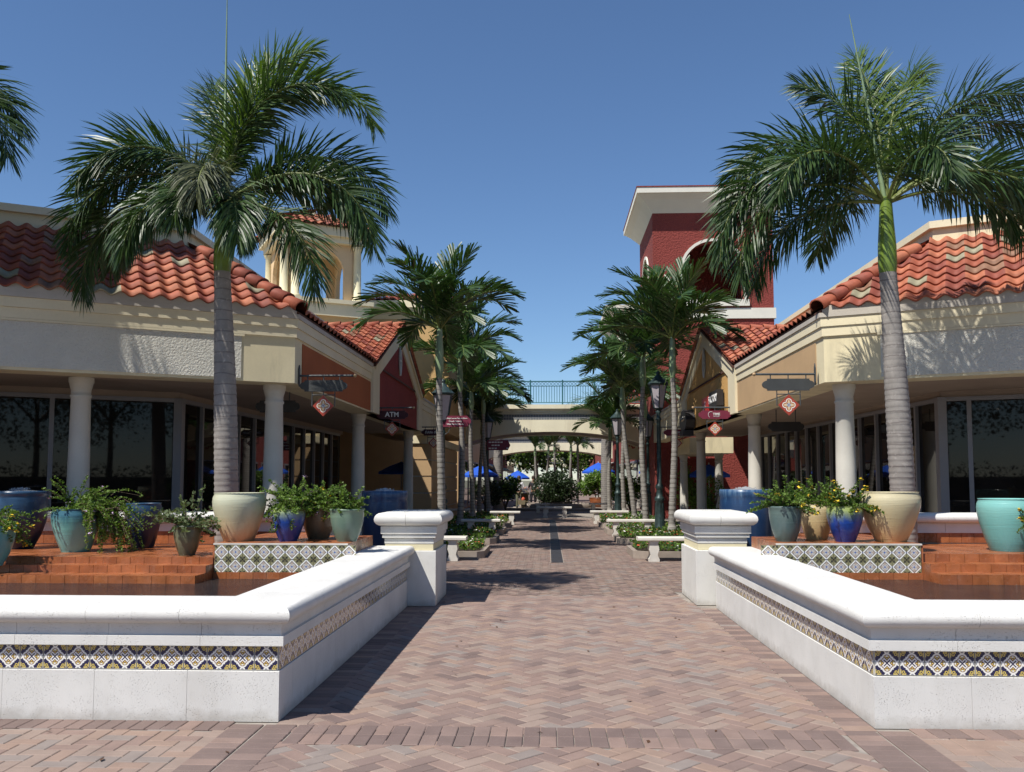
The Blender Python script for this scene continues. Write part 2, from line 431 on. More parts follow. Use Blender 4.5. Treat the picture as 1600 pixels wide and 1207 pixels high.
# ------------------------------------------------------------------ mesh helpers
class MB:
    def __init__(s): s.v = []; s.f = []; s.m = []; s.sm = []
    def add(s, vs, fs, mi=0, smooth=False):
        o = len(s.v); s.v += [tuple(q) for q in vs]
        for f in fs:
            s.f.append(tuple(i + o for i in f)); s.m.append(mi); s.sm.append(smooth)
        return s
    def box(s, x0, y0, z0, x1, y1, z1, mi=0):
        x0, x1 = min(x0, x1), max(x0, x1); y0, y1 = min(y0, y1), max(y0, y1); z0, z1 = min(z0, z1), max(z0, z1)
        v = [(x0, y0, z0), (x1, y0, z0), (x1, y1, z0), (x0, y1, z0), (x0, y0, z1), (x1, y0, z1), (x1, y1, z1), (x0, y1, z1)]
        return s.add(v, [(3, 2, 1, 0), (4, 5, 6, 7), (0, 1, 5, 4), (1, 2, 6, 5), (2, 3, 7, 6), (3, 0, 4, 7)], mi)
    def prism(s, poly, z0, z1, mi=0):
        """poly: (x,y) list, z0/z1 numbers or per-point lists"""
        n = len(poly)
        Z0 = z0 if isinstance(z0, (list, tuple)) else [z0] * n
        Z1 = z1 if isinstance(z1, (list, tuple)) else [z1] * n
        area = sum(poly[i][0] * poly[(i + 1) % n][1] - poly[(i + 1) % n][0] * poly[i][1] for i in range(n))
        if area < 0:
            poly = poly[::-1]; Z0 = list(Z0)[::-1]; Z1 = list(Z1)[::-1]
        v = [(p[0], p[1], z) for p, z in zip(poly, Z0)] + [(p[0], p[1], z) for p, z in zip(poly, Z1)]
        f = [tuple(range(n))[::-1], tuple(range(n, 2 * n))] + [(i, (i + 1) % n, n + (i + 1) % n, n + i) for i in range(n)]
        return s.add(v, f, mi)
    def slab(s, quad, th, mi=0):
        """thick sheet under a 3-D polygon"""
        n = len(quad)
        v = [tuple(q) for q in quad] + [(q[0], q[1], q[2] - th) for q in quad]
        f = [tuple(range(n)), tuple(range(n, 2 * n))[::-1]] + [(i, n + i, n + (i + 1) % n, (i + 1) % n) for i in range(n)]
        return s.add(v, f, mi)
    def yprism(s, poly, y0, y1, mi=0, smooth=False):
        """poly in (x,z), extruded along y"""
        n = len(poly)
        v = [(p[0], y0, p[1]) for p in poly] + [(p[0], y1, p[1]) for p in poly]
        f = [tuple(range(n)), tuple(range(n, 2 * n))[::-1]] + [(i, n + i, n + (i + 1) % n, (i + 1) % n) for i in range(n)]
        return s.add(v, f, mi, smooth)
    def xprism(s, poly, x0, x1, mi=0):
        """poly in (y,z), extruded along x"""
        n = len(poly)
        v = [(x0, p[0], p[1]) for p in poly] + [(x1, p[0], p[1]) for p in poly]
        f = [tuple(range(n)), tuple(range(n, 2 * n))[::-1]] + [(i, n + i, n + (i + 1) % n, (i + 1) % n) for i in range(n)]
        return s.add(v, f, mi)
    def lathe(s, prof, c=(0, 0, 0), n=24, mi=0, smooth=True, cap=True, jit=0.0, rot=0.0):
        v = []; f = []
        for (r, z) in prof:
            for k in range(n):
                a = 2 * PI * k / n + rot
                rr = r * (1 + (rnd.uniform(-jit, jit) if jit else 0))
                v.append((c[0] + rr * math.cos(a), c[1] + rr * math.sin(a), c[2] + z))
        for i in range(len(prof) - 1):
            for k in range(n):
                f.append((i * n + k, i * n + (k + 1) % n, (i + 1) * n + (k + 1) % n, (i + 1) * n + k))
        s.add(v, f, mi, smooth)
        if cap:
            m = len(prof) - 1
            s.add(v[:n], [tuple(range(n))[::-1]], mi); s.add(v[m * n:], [tuple(range(n))], mi)
        return s
    def tube(s, pts, rad, n=6, mi=0, smooth=True):
        pts = [Vector(p) for p in pts]
        if not isinstance(rad, (list, tuple)): rad = [rad] * len(pts)
        v = []; f = []
        up = Vector((0, 0, 1))
        for i, p in enumerate(pts):
            d = (pts[min(i + 1, len(pts) - 1)] - pts[max(i - 1, 0)])
            if d.length < 1e-9: d = Vector((0, 0, 1))
            d.normalize()
            a = d.cross(Vector((0, 1, 0)) if abs(d.y) < .9 else Vector((1, 0, 0))).normalized(); b = d.cross(a)
            for k in range(n):
                q = 2 * PI * k / n
                v.append(p + (a * math.cos(q) + b * math.sin(q)) * rad[i])
        for i in range(len(pts) - 1):
            for k in range(n):
                f.append((i * n + k, (i + 1) * n + k, (i + 1) * n + (k + 1) % n, i * n + (k + 1) % n))
        s.add(v, f, mi, smooth)
        s.add(v[:n], [tuple(range(n))], mi); s.add(v[-n:], [tuple(range(n))[::-1]], mi)
        return s
    def mesh(s, name, mats):
        me = bpy.data.meshes.new(name)
        me.from_pydata(s.v, [], s.f)
        for m in (mats if isinstance(mats, (list, tuple)) else [mats]): me.materials.append(m)
        me.polygons.foreach_set('material_index', s.m)
        me.polygons.foreach_set('use_smooth', s.sm)
        me.update()
        return me
    def obj(s, name, mats, parent=None, loc=None, **kw):
        return link(name, s.mesh(name, mats), parent, loc, **kw)
def link(name, me, parent=None, loc=None, rotz=0, **kw):
    o = bpy.data.objects.new(name, me); COL.objects.link(o)
    if parent: o.parent = parent
    if loc is not None: o.location = loc
    if rotz: o.rotation_euler = (0, 0, rotz)
    for k, v in kw.items(): o[k] = v
    return o
def thing(name, label, cat, loc=(0, 0, 0), rotz=0, group=None):
    o = bpy.data.objects.new(name, None); COL.objects.link(o)
    o.empty_display_size = .2
    o.location = loc; o.rotation_euler = (0, 0, rotz); o['label'] = label; o['category'] = cat
    if group: o['group'] = group
    return o
def tag(o, label, cat, group=None):
    o['label'] = label; o['category'] = cat
    if group: o['group'] = group
    return o
def ctree(o, parent=None):
    c = o.copy(); COL.objects.link(c); c.parent = parent
    for ch in list(o.children): ctree(ch, c)
    return c
def sweep(mb, path, prof, mi=0, smooth=False, side=1):
    """path (x,y) open polyline; prof closed [(offset outward, z)]; outward = right of travel * side; mitred"""
    P = [Vector((p[0], p[1])) for p in path]
    n = len(P); k = len(prof); v = []
    for i in range(n):
        d0 = (P[i] - P[i - 1]).normalized() if i > 0 else (P[1] - P[0]).normalized()
        d1 = (P[i + 1] - P[i]).normalized() if i < n - 1 else d0
        n0 = Vector((d0.y, -d0.x)) * side; n1 = Vector((d1.y, -d1.x)) * side
        m = (n0 + n1); m = m / max(1e-6, m.dot(n0))
        for (o_, z) in prof: v.append((P[i].x + m.x * o_, P[i].y + m.y * o_, z))
    f = []
    for i in range(n - 1):
        for j in range(k):
            f.append((i * k + j, i * k + (j + 1) % k, (i + 1) * k + (j + 1) % k, (i + 1) * k + j))
    f.append(tuple(range(k))); f.append(tuple(range((n - 1) * k, n * k))[::-1])
    mb.add(v, f, mi, smooth)
    return mb
def fixn(o, ang=35):
    import bmesh
    b = bmesh.new(); b.from_mesh(o.data); bmesh.ops.recalc_face_normals(b, faces=b.faces); b.to_mesh(o.data); b.free()
    try: o.data.set_sharp_from_angle(angle=R(ang))
    except Exception: pass
    return o
_tx = {}
def text_mesh(body, size, extrude=.004, bold=False, shear=0.0, align='CENTER'):
    """lettering as a mesh in the XZ plane, facing -Y"""
    c = bpy.data.curves.new('lettering', 'FONT'); c.body = body; c.size = size; c.extrude = extrude
    c.align_x = align; c.align_y = 'CENTER'; c.resolution_u = 2; c.shear = shear
    if bold: c.offset = size * .02
    o = bpy.data.objects.new('lettering_tmp', c); COL.objects.link(o)
    dg = bpy.context.evaluated_depsgraph_get(); dg.update()
    me = bpy.data.meshes.new_from_object(o.evaluated_get(dg))
    bpy.data.objects.remove(o)
    me.transform(Matrix.Rotation(PI / 2, 4, 'X'))
    me.name = 'lettering'
    return me
def lettering(body, size, m, parent, loc, rotz=0, **kw):
    me = text_mesh(body, size, **kw); me.materials.clear(); me.materials.append(m)
    return link('lettering', me, parent, loc, rotz)

def pin(o):
    """parts built in world coordinates under a root standing at its own base"""
    if o.parent is not None:
        o.matrix_parent_inverse = Matrix.Translation(-o.parent.location) if o.parent.type == 'EMPTY' else Matrix.Identity(4)
    return o
def cam_px(p):
    d = Vector(p) - cam.location
    q = cam.rotation_euler.to_matrix().transposed() @ d
    wz = -q.z
    if wz <= .05: return None
    return (800 + F_PX * q.x / wz, 603.5 + 47 - F_PX * q.y / wz)

# ================================================================== SETTING: ground and paving
o = MB().box(-900, -300, -.6, 900, 3000, -.05).obj('ground', mat('dry_ground', (.16, .15, .10), .95, .2, .2)); o['kind'] = 'structure'
plaza = MB().box(-30, -6, -.049, 30, 44, -.0055).obj('plaza_paving', M_sand); plaza['kind'] = 'structure'
o = MB().box(-6, 44.0, -.049, 7, 230, -.003).obj('mall_walk', M_far); o['kind'] = 'structure'

XL, XR = -1.70, 2.00            # inner faces of the two fountain walls
YF = 5.70                       # their front faces
YP = 10.90                      # front of the piers
def brick_mesh(m, L=.2, W=.1):
    g = .0025; c = .005; h = .030
    x1, y1 = L / 2 - g, W / 2 - g; x2, y2 = x1 - c, y1 - c
    v = [(-x1, -y1, -h), (x1, -y1, -h), (x1, y1, -h), (-x1, y1, -h), (-x1, -y1, -c * .7), (x1, -y1, -c * .7), (x1, y1, -c * .7), (-x1, y1, -c * .7),
         (-x2, -y2, 0), (x2, -y2, 0), (x2, y2, 0), (-x2, y2, 0)]
    f = [(8, 9, 10, 11), (0, 1, 5, 4), (1, 2, 6, 5), (2, 3, 7, 6), (3, 0, 4, 7), (4, 5, 9, 8), (5, 6, 10, 9), (6, 7, 11, 10), (7, 4, 8, 11)]
    return v, f
BV, BF = brick_mesh(None)
bricks = []                     # (x, y, z, angle, colour, courses)
def band_x(x, y):               # which border, if any
    if 5.24 < y < 5.64 and -1.55 < x < 1.78: return True
    if -1.97 < x < -1.55 and y < 5.64: return True
    if 1.78 < x < 2.20 and y < 5.66: return True
    if y >= 5.64 and y < YP and (x < XL + .20 or x > XR - .20): return True
    if x < -1.97 and 5.50 < y: return True
    if x > 2.20 and 5.50 < y: return True
    return False
def colour(kind):
    r = rnd.random()
    if kind == 'band': return 5 if r < .62 else (2 if r < .88 else 0)
    if kind == 'outer': return 1 if r < .42 else (4 if r < .68 else (3 if r < .84 else 0))
    return 0 if r < .33 else (1 if r < .54 else (2 if r < .74 else (3 if r < .84 else (4 if r < .95 else 5))))
def herring(x0, x1, y0, y1, ang, kind, skip):
    W = .1; ca, sa = math.cos(ang), math.sin(ang)
    cx, cy = (x0 + x1) / 2, (y0 + y1) / 2
    n = int(math.hypot(x1 - x0, y1 - y0) / W / 2) + 4
    for i in range(-n, n):
        for j in range(-n, n):
            k = (i - j) % 4
            if k == 0: px, py, a = (i + 1) * W, (j + .5) * W, 0.0
            elif k == 3: px, py, a = (i + .5) * W, (j + 1) * W, PI / 2
            else: continue
            x = cx + px * ca - py * sa; y = cy + px * sa + py * ca
            if not (x0 - .02 < x < x1 + .02 and y0 - .02 < y < y1 + .02): continue
            if skip(x, y): continue
            bricks.append((x, y, rnd.uniform(-.0012, .0008), a + ang + rnd.uniform(-.006, .006), colour(kind)))
herring(XL, XR, 5.60, 11.3, PI / 4, 'path', lambda x, y: x < XL + .13 or x > XR - .13)
herring(-1.62, 1.86, 3.0, 5.29, PI / 4, 'path', lambda x, y: x < -1.61 or x > 1.84)
herring(-4.6, -1.90, 3.0, 5.56, 0.0, 'outer', lambda x, y: x > -1.90)
herring(2.12, 4.6, 3.0, 5.56, 0.0, 'outer', lambda x, y: x < 2.12)
herring(-3.6, 4.0, 11.3, 17.0, PI / 4, 'path', lambda x, y: x < -1.33 and y < 12.2 or x > 1.78 and y < 12.4)
herring(-3.4, 3.7, 17.0, 36.0, PI / 4, 'path', lambda x, y: False)
for k in range(34):             # the double soldier course between the fountain corners
    x = -1.5 + k * .1
    if x > 1.75: break
    for y in (5.34, 5.54): bricks.append((x, y, .0035, PI / 2 + rnd.uniform(-.008, .008), colour('band')))
for x0 in (-1.97, 1.78):        # double courses running towards the viewer
    y = 5.59
    while y > 3.0:
        for q in (.10, .31): bricks.append((x0 + q, y, .003, rnd.uniform(-.008, .008), colour('band')))
        y -= .1
for sgn, xa in ((-1, -1.99), (1, 2.22)):   # single course along the front walls
    for k in range(26):
        bricks.append((xa + sgn * (k * .1 + .03), 5.60, .0045, PI / 2 + rnd.uniform(-.008, .008), colour('band')))
k = 0
while 5.70 + k * .1 < YP:       # single course along the side walls
    y = 5.70 + k * .1
    for x in (XL + .10, XR - .10): bricks.append((x, y, .0025, rnd.uniform(-.006, .006), colour('band' if k % 3 else 'path')))
    k += 1
vis = []
for i, b in enumerate(bricks):
    q = cam_px((b[0], b[1], 0))
    if q and 10 < q[0] < 1590 and q[1] < 1225: vis.append((b[1], i))
vis.sort(); near = set(i for _, i in vis[:296])
bm_cache = {}
for ci in range(6):
    mb = MB(); mb.add(BV, BF); bm_cache[ci] = mb.mesh('paver', PAV[ci])
rest = MB(); RV = np.array(BV)
for i, (x, y, z, a, c) in enumerate(bricks):
    if i in near:
        link('paver', bm_cache[c], plaza, (x, y, z), a)
    else:
        ca, sa = math.cos(a), math.sin(a)
        if y < 12:
            rest.add([(x + p[0] * ca - p[1] * sa, y + p[0] * sa + p[1] * ca, z + p[2]) for p in BV], BF, c)
        else:
            rest.add([(x + p[0] * ca - p[1] * sa, y + p[0] * sa + p[1] * ca, z + p[2]) for p in BV[8:12]], [(0, 1, 2, 3)], c)
rest.obj('paver_field', PAV, plaza, kind='stuff')
o = MB()
for k in range(18):
    o.box(.06, 16.7 + k * .99, -.004, .28, 16.7 + k * .99 + .97, .006)
o = o.obj('drain_channel', M_drain, plaza, kind='stuff')
for q in (.045, .281): MB().box(q, 16.6, -.004, q + .014, 34.6, .007).obj('drain_edge', M_concrete, plaza)

o = MB().box(-60, -80, -.048, 60, -6.01, -.004).obj('unseen_dark_ground', mat('dark_reflected_ground', (.05, .05, .052), .9, .2, 1.5)); o['kind'] = 'structure'  # unseen dark sheet added behind the viewer to darken the window reflections
lv = MB()
for k in range(46):
    x, y = rnd.uniform(-3.2, 3.2), rnd.uniform(4.6, 11) if k < 30 else rnd.uniform(11, 30)
    if y > 5.5: x = rnd.choice((-1, 1)) * rnd.uniform(.2, 1.6) + .15
    a = rnd.uniform(0, 6.28); L_ = rnd.uniform(.012, .035); w_ = L_ * rnd.uniform(.3, .5); c_, s_ = math.cos(a), math.sin(a)
    lv.add([(x - c_ * L_, y - s_ * L_, .006), (x - s_ * w_, y + c_ * w_, .012), (x + c_ * L_, y + s_ * L_, .008), (x + s_ * w_, y - c_ * w_, .006)], [(0, 1, 2, 3)])
o = lv.obj('fallen_leaves', mat('dry_leaf', (.10, .045, .02), .9, .3, 9)); o['kind'] = 'stuff'; tag(o, 'small dry leaves scattered on the brick paving', 'leaves')
# ================================================================== FOUNTAINS
def arc(cx, cz, r, a0, a1, n): return [(cx + r * math.cos(R(a0 + (a1 - a0) * k / n)), cz + r * math.sin(R(a0 + (a1 - a0) * k / n))) for k in range(n + 1)]
COPE = arc(.030, .671, .0555, -90, 90, 8) + [(-.44, .7265), (-.44, .6155)]
MOLD = [(.004, .474), (.030, .474), (.032, .480), (.032, .536), (.014, .541), (.014, .600), (.020, .6155), (-.30, .6155), (-.30, .474)]
MOLD = [(.004, .474), (.032, .476), (.032, .536), (.012, .540), (.012, .585), (.02, .615), (-.30, .615), (-.30, .474)]
def cuts(total, step, first=None):
    out = [0.0]; x = first if first else step
    while x < total - .12: out.append(x); x += step
    out.append(total); return out
def glazed_mesh(m, name='glazed_tile', h=.0735, th=.012):
    return MB().box(-h, -th, -h, h, 0, h).mesh(name, m)
GT_A = glazed_mesh(M_tileA); GT_B = glazed_mesh(M_tileB)
def fountain(s, xw, blk_u, y_blk, steps, label):
    """s -1 left, +1 right; u counts outward from the inner wall face"""
    U = lambda u: xw + s * u
    root = thing('fountain', label, 'fountain', (U(2.2), 8.4, 0))
    far = 5.6
    # core of the wall
    core = MB()
    core.box(U(.02), YF + .02, 0, U(far), YF + .42, .60); core.box(U(.02), YF + .42, 0, U(.42), YP - .004, .60)
    pin(core.obj('wall_core', M_joint, root))
    # base stones
    def stone(x0, y0, z0, x1, y1, z1, name='base_stone'):
        mb = MB(); c = .003
        X0, X1 = min(x0, x1), max(x0, x1)
        v = []
        for z, q in ((z0, 0), (z1 - c, 0), (z1, c)):
            v += [(X0 + q, y0 + q, z), (X1 - q, y0 + q, z), (X1 - q, y1 - q, z), (X0 + q, y1 - q, z)]
        f = [(3, 2, 1, 0), (8, 9, 10, 11)]
        for l in (0, 4):
            for k in range(4): f.append((l + k, l + (k + 1) % 4, l + 4 + (k + 1) % 4, l + 4 + k))
        mb.add(v, f)
        return pin(mb.obj(name, M_coral, root))
    cu = cuts(far, .60, .59)
    for a, b in zip(cu, cu[1:]): stone(U(a + (.001 if a else 0)), YF, 0, U(b - .001), YF + .30, .315)
    cu = cuts(YP - YF - .302, .61)
    for a, b in zip(cu, cu[1:]): stone(U(0), YF + .302 + a + .001, 0, U(.30), YF + .302 + b - .001, .315)
    # moulding and coping stones swept round the corner
    path_full = [(U(far), YF), (U(0), YF), (U(0), YP - .004)]
    sd = 1 if s < 0 else -1
    def piece(prof, name, pts, m=M_coral):
        mb = MB(); sweep(mb, pts, prof, side=sd); return fixn(pin(mb.obj(name, m, root)))
    def smoothpiece(prof, name, pts):
        mb = MB(); sweep(mb, pts, prof, smooth=True, side=sd); return fixn(pin(mb.obj(name, M_coral, root)), 40)
    for prof, name, g, cornlen, step, fn in ((MOLD, 'moulding_stone', .001, .50, .60, piece), (COPE, 'coping_stone', .0012, .62, .60, smoothpiece)):
        fn(prof, name, [(U(cornlen - g), YF), (U(0), YF), (U(0), YF + cornlen - g)])
        cu = cuts(far - cornlen, step)
        for a, b in zip(cu, cu[1:]): fn(prof, name, [(U(cornlen + b - g), YF), (U(cornlen + a + g), YF)])
        cu = cuts(YP - .004 - YF - cornlen, step)
        for a, b in zip(cu, cu[1:]): fn(prof, name, [(U(0), YF + cornlen + a + g), (U(0), YF + cornlen + b - g)])
    # band of glazed tiles, front and path side
    bd = MB(); bd.box(U(.018), YF + .018, .315, U(far), YF + .3, .474); bd.box(U(.018), YF + .3, .315, U(.3), YP - .004, .474)
    pin(bd.obj('tile_bedding', M_bench, root))
    k = 0
    while .085 + k * .152 < 3.9:
        t = link('glazed_tile', GT_A, root); t.matrix_basis = Matrix.Translation((U(.086 + k * .152), YF + .018, .3945)); pin(t); k += 1
    k = 0
    while YF + .09 + k * .152 < YP - .08:
        t = link('glazed_tile', GT_A, root)
        t.matrix_basis = Matrix.Translation((U(.018), YF + .092 + k * .152, .3945)) @ Matrix.Rotation(-s * PI / 2 if s > 0 else PI / 2, 4, 'Z'); pin(t); k += 1
    # raised block faced with lattice tiles
    zt = .85
    pin(MB().box(U(.42), y_blk, .30, U(1.12), 10.85, zt - .012).box(U(1.1202), y_blk, .30, U(blk_u), 11.49, zt - .012).obj('planter_block', M_terra[2], root))
    nt_ = int((blk_u - .30) / .152) + 1
    for i in range(nt_):
        u = blk_u - .086 - i * .152
        if u < .30: break
        for r_ in (0, 1):
            t = link('lattice_tile', GT_B, root); t.matrix_basis = Matrix.Translation((U(u), y_blk, zt - .018 - .076 - r_ * .152)); pin(t)
    pin(MB().box(U(.42), y_blk - .014, zt - .0175, U(blk_u + .003), y_blk + .012, zt - .001).obj('edge_strip', M_bench, root))
    # steps: solid steps, riser tiles as parts, tread tiles joined
    treads = MB()
    def riser(x0, x1, y, z0, z1):
        n = max(1, int(round(abs(x1 - x0) / .15)))
        for i in range(n):
            a = x0 + (x1 - x0) * i / n; b = x0 + (x1 - x0) * (i + 1) / n
            lo, hi = min(a, b) + .002, max(a, b) - .002
            mm = M_terra[rnd.choice((0, 0, 1, 2))]
            mb = MB().box(lo, y - .012 + rnd.uniform(-.001, .001), z0, hi, y, z1)
            pin(mb.obj('riser_tile', mm, root))
    def tread(x0, x1, y0, y1, z):
        nx = max(1, int(round(abs(x1 - x0) / .15))); ny = max(1, int(round((y1 - y0) / .15)))
        for i in range(nx):
            for j in range(ny):
                a = x0 + (x1 - x0) * i / nx; b = x0 + (x1 - x0) * (i + 1) / nx
                treads.box(min(a, b) + .002, y0 + (y1 - y0) * j / ny + .002, z - .012, max(a, b) - .002, y0 + (y1 - y0) * (j + 1) / ny - .002, z + rnd.uniform(-.001, .001), rnd.choice((0, 0, 1, 1, 2)))
    ends = [.0, .12, .24]; zs = [q[1] for q in steps]; ys = [q[0] for q in steps]
    body = MB()
    for i, (y, z) in enumerate(steps):
        ub = blk_u + .002 - (0 if i == 0 else 0)
        ynext = (steps[i - 1][0] if i else 11.49)
        body.box(U(ub), y, .30, U(far), ynext if i else 11.49, z - .012)
        zlow = steps[i + 1][1] if i < len(steps) - 1 else .44
        riser(U(ub), U(far), y, zlow, z)
        tread(U(ub), U(far), y - .012, ynext if i else 11.2, z)
    pin(body.obj('step_body', M_terra[2], root))
    tread(U(.42), U(1.12), y_blk + .014, 10.85, zt); tread(U(1.12), U(blk_u), y_blk + .014, 11.47, zt)
    riser(U(.42), U(blk_u), y_blk - .006, .42, .545)
    # side of the block beside the steps
    pin(MB().box(U(blk_u), y_blk, steps[-1][1] - .2, U(blk_u + .014), 11.4, zt - .02).obj('side_tile', M_terra[1], root))
    pin(treads.obj('tread_tile', M_terra, root, kind='stuff'))
    # back wall
    pin(MB().box(U(1.12), 11.5, 0, U(far), 11.85, 1.00).obj('back_wall', M_joint, root))
    riser(U(blk_u), U(far), 11.496, steps[0][1], .86)
    cu = cuts(far - 1.1, .62)
    for a, b in zip(cu, cu[1:]):
        stone(U(1.1 + a + .002), 11.465, .862, U(1.1 + b - .002), 11.83, .985, 'back_stone')
        mb = MB(); v0 = U(1.1 + a + .001); v1 = U(1.1 + b - .001)
        sweep(mb, [(max(v0, v1), 11.46), (min(v0, v1), 11.46)], [(o_, z - .671 + 1.045) for (o_, z) in [(q[0] * 1.0, q[1]) for q in COPE]], smooth=True, side=-1)
        fixn(pin(mb.obj('back_coping', M_coral, root)), 40)
    pin(MB().box(U(.3), YF + .3, -.01, U(far), 9.4, .12).obj('basin_floor', M_terra[2], root))
    wmb = MB().box(U(.40), YF + .40, .10, U(far), 9.9, .475)
    wo = wmb.obj('water', M_water); wo['kind'] = 'structure'
    return root
LSTEPS = [(9.50, .70), (9.30, .63), (9.02, .555)]
RSTEPS = [(9.75, .74), (9.50, .655), (9.25, .575)]
fountain(-1, XL, 1.86, 9.50, LSTEPS, 'white stone fountain basin with tiled band and terracotta steps, left of the brick path')
fountain(1, XR, 1.94, 9.70, RSTEPS, 'white stone fountain basin with tiled band and terracotta steps, right of the brick path')

def pier(x0, x1, y0, y1, label):
    cx, cy = (x0 + x1) / 2, (y0 + y1) / 2
    root = thing('stone_pier', label, 'pillar', (cx, cy, 0), group='pillars ending the fountain walls')
    hx, hy = (x1 - x0) / 2, (y1 - y0) / 2
    def b(name, g, z0, z1, m, c=.006):
        mb = MB(); v = []
        for z, q in ((z0, c), (z0 + c, 0), (z1 - c, 0), (z1, c)):
            a, d = hx + g - q, hy + g - q
            v += [(-a, -d, z), (a, -d, z), (a, d, z), (-a, d, z)]
        f = [(3, 2, 1, 0), (12, 13, 14, 15)]
        for l in (0, 4, 8):
            for k in range(4): f.append((l + k, l + (k + 1) % 4, l + 4 + (k + 1) % 4, l + 4 + k))
        mb.add(v, f); return mb.obj(name, m, root)
    b('shaft', 0, 0, .665, M_pier); b('neck_band', -.035, .665, .745, M_peach); b('lower_neck', -.03, .745, .815, M_pier)
    b('lower_moulding', -.005, .817, .865, M_pier); b('upper_moulding', .012, .865, .962, M_pier)
    pr = arc(.006, 1.045, .078, -90, 90, 8) + [(-.22, 1.123), (-.22, .967)]
    ring = [(hx, -hy), (-hx, -hy), (-hx, hy), (hx, hy)]
    # four cap stones, mitred at the corners
    g = .002
    for pth in ([(-.03, -hy), (hx, -hy), (hx, -.0 - g)], [(-.03 - g * 2, -hy), (-hx, -hy), (-hx, -g)], [(hx, g), (hx, hy), (-.03, hy)], [(-hx, g), (-hx, hy), (-.03 - g * 2, hy)]):
        mb = MB()
        d = Vector(pth[1]) - Vector(pth[0])
        right = Vector((d.y, -d.x)); out = Vector(pth[0]) 
        sd = 1 if right.dot(Vector((pth[1][0], pth[1][1])) - Vector((0, 0)) - d * .5) > 0 else -1
        sweep(mb, pth, pr, smooth=True, side=sd); fixn(mb.obj('cap_stone', M_pier, root), 40)
    MB().box(-hx + .18, -hy + .18, .97, hx - .18, hy - .18, 1.118).obj('cap_fill', M_pier, root)
    return root
pier(-2.02, -1.36, 10.90, 12.05, 'white stone pillar left of the path with creamy neck band')
pier(1.80, 2.46, 11.10, 12.28, 'white stone pillar right of the path, beside the large blue jar')

# ================================================================== SHOP BUILDINGS
def tile_mesh():
    n = 10; w_, L_ = .266, .40
    v = []; 
    for (y, dz) in ((0, .042), (L_, .006)):
        for i in range(n + 1):
            x = -w_ / 2 + w_ * i / n
            v.append((x, y, dz + .032 * math.cos(2 * PI * i / n + PI) * -1 + .018))
    for i in range(n + 1):
        x = -w_ / 2 + w_ * i / n
        v.append((x, .002, .032 * math.cos(2 * PI * i / n + PI) * -1 + .018 + .022))
    f = [(i, i + 1, n + 1 + i + 1, n + 1 + i) for i in range(n)] + [(2 * n + 2 + i, 2 * n + 2 + i + 1, i + 1, i) for i in range(n)]
    return v, f, n
TV, TF, TN = tile_mesh()
TILE = []
for m in RT:
    mb = MB(); mb.add(TV, TF, 0, True); me = mb.mesh('roof_tile', m)
    for p in list(me.polygons)[TN:]: p.use_smooth = False
    TILE.append(me)
def tcol():
    r = rnd.random()
    return 0 if r < .44 else (1 if r < .68 else (2 if r < .87 else (3 if r < .92 else 4)))
CAPM = []
for m in (RT[0], RT[1], RT[2]):
    mb = MB(); v = []; n = 8
    for (y, r, dz) in ((0, .138, .03), (.40, .115, .0)):
        for i in range(n + 1):
            a = R(-28 + 236 * i / n)
            v.append((r * math.cos(a), y, r * math.sin(a) * .85 + dz))
    for i in range(n + 1):
        a = R(-28 + 236 * i / n); v.append((.118 * math.cos(a), .002, .118 * math.sin(a) * .85 + .02))
    f = [(i, i + 1, n + 2 + i, n + 1 + i) for i in range(n)] + [(i, 2 * n + 2 + i, 2 * n + 3 + i, i + 1) for i in range(n)]
    mb.add(v, f, 0, True); CAPM.append(mb.mesh('ridge_cap', m))
def frame_mat(org, up, nrm):
    up = up.normalized(); nrm = nrm.normalized(); x = up.cross(nrm).normalized()
    return Matrix(((x.x, up.x, nrm.x, org.x), (x.y, up.y, nrm.y, org.y), (x.z, up.z, nrm.z, org.z), (0, 0, 0, 1)))
def column_parts(parent, x, y, ztop=3.0, r=.155, z0=0.0):
    mb = MB(); h = ztop - z0
    mb.box(x - r * 1.35, y - r * 1.35, z0, x + r * 1.35, y + r * 1.35, z0 + .10)
    prof = [(r * 1.28, z0 + .10), (r * 1.32, z0 + .14), (r * 1.28, z0 + .19), (r * 1.08, z0 + .20), (r, z0 + .26), (r, z0 + h * .35), (r * .955, z0 + h * .6), (r * .86, ztop - .30), (r * .95, ztop - .285), (r * .95, ztop - .255),
            (r * .87, ztop - .25), (r * .88, ztop - .19), (r * .93, ztop - .16), (r * 1.02, ztop - .11), (r * 1.05, ztop - .08), (r * 1.12, ztop - .07), (r * 1.12, ztop - .002)]
    mb.lathe(prof, (x, y, 0), 20)
    return pin(mb.obj('column', M_column, parent))

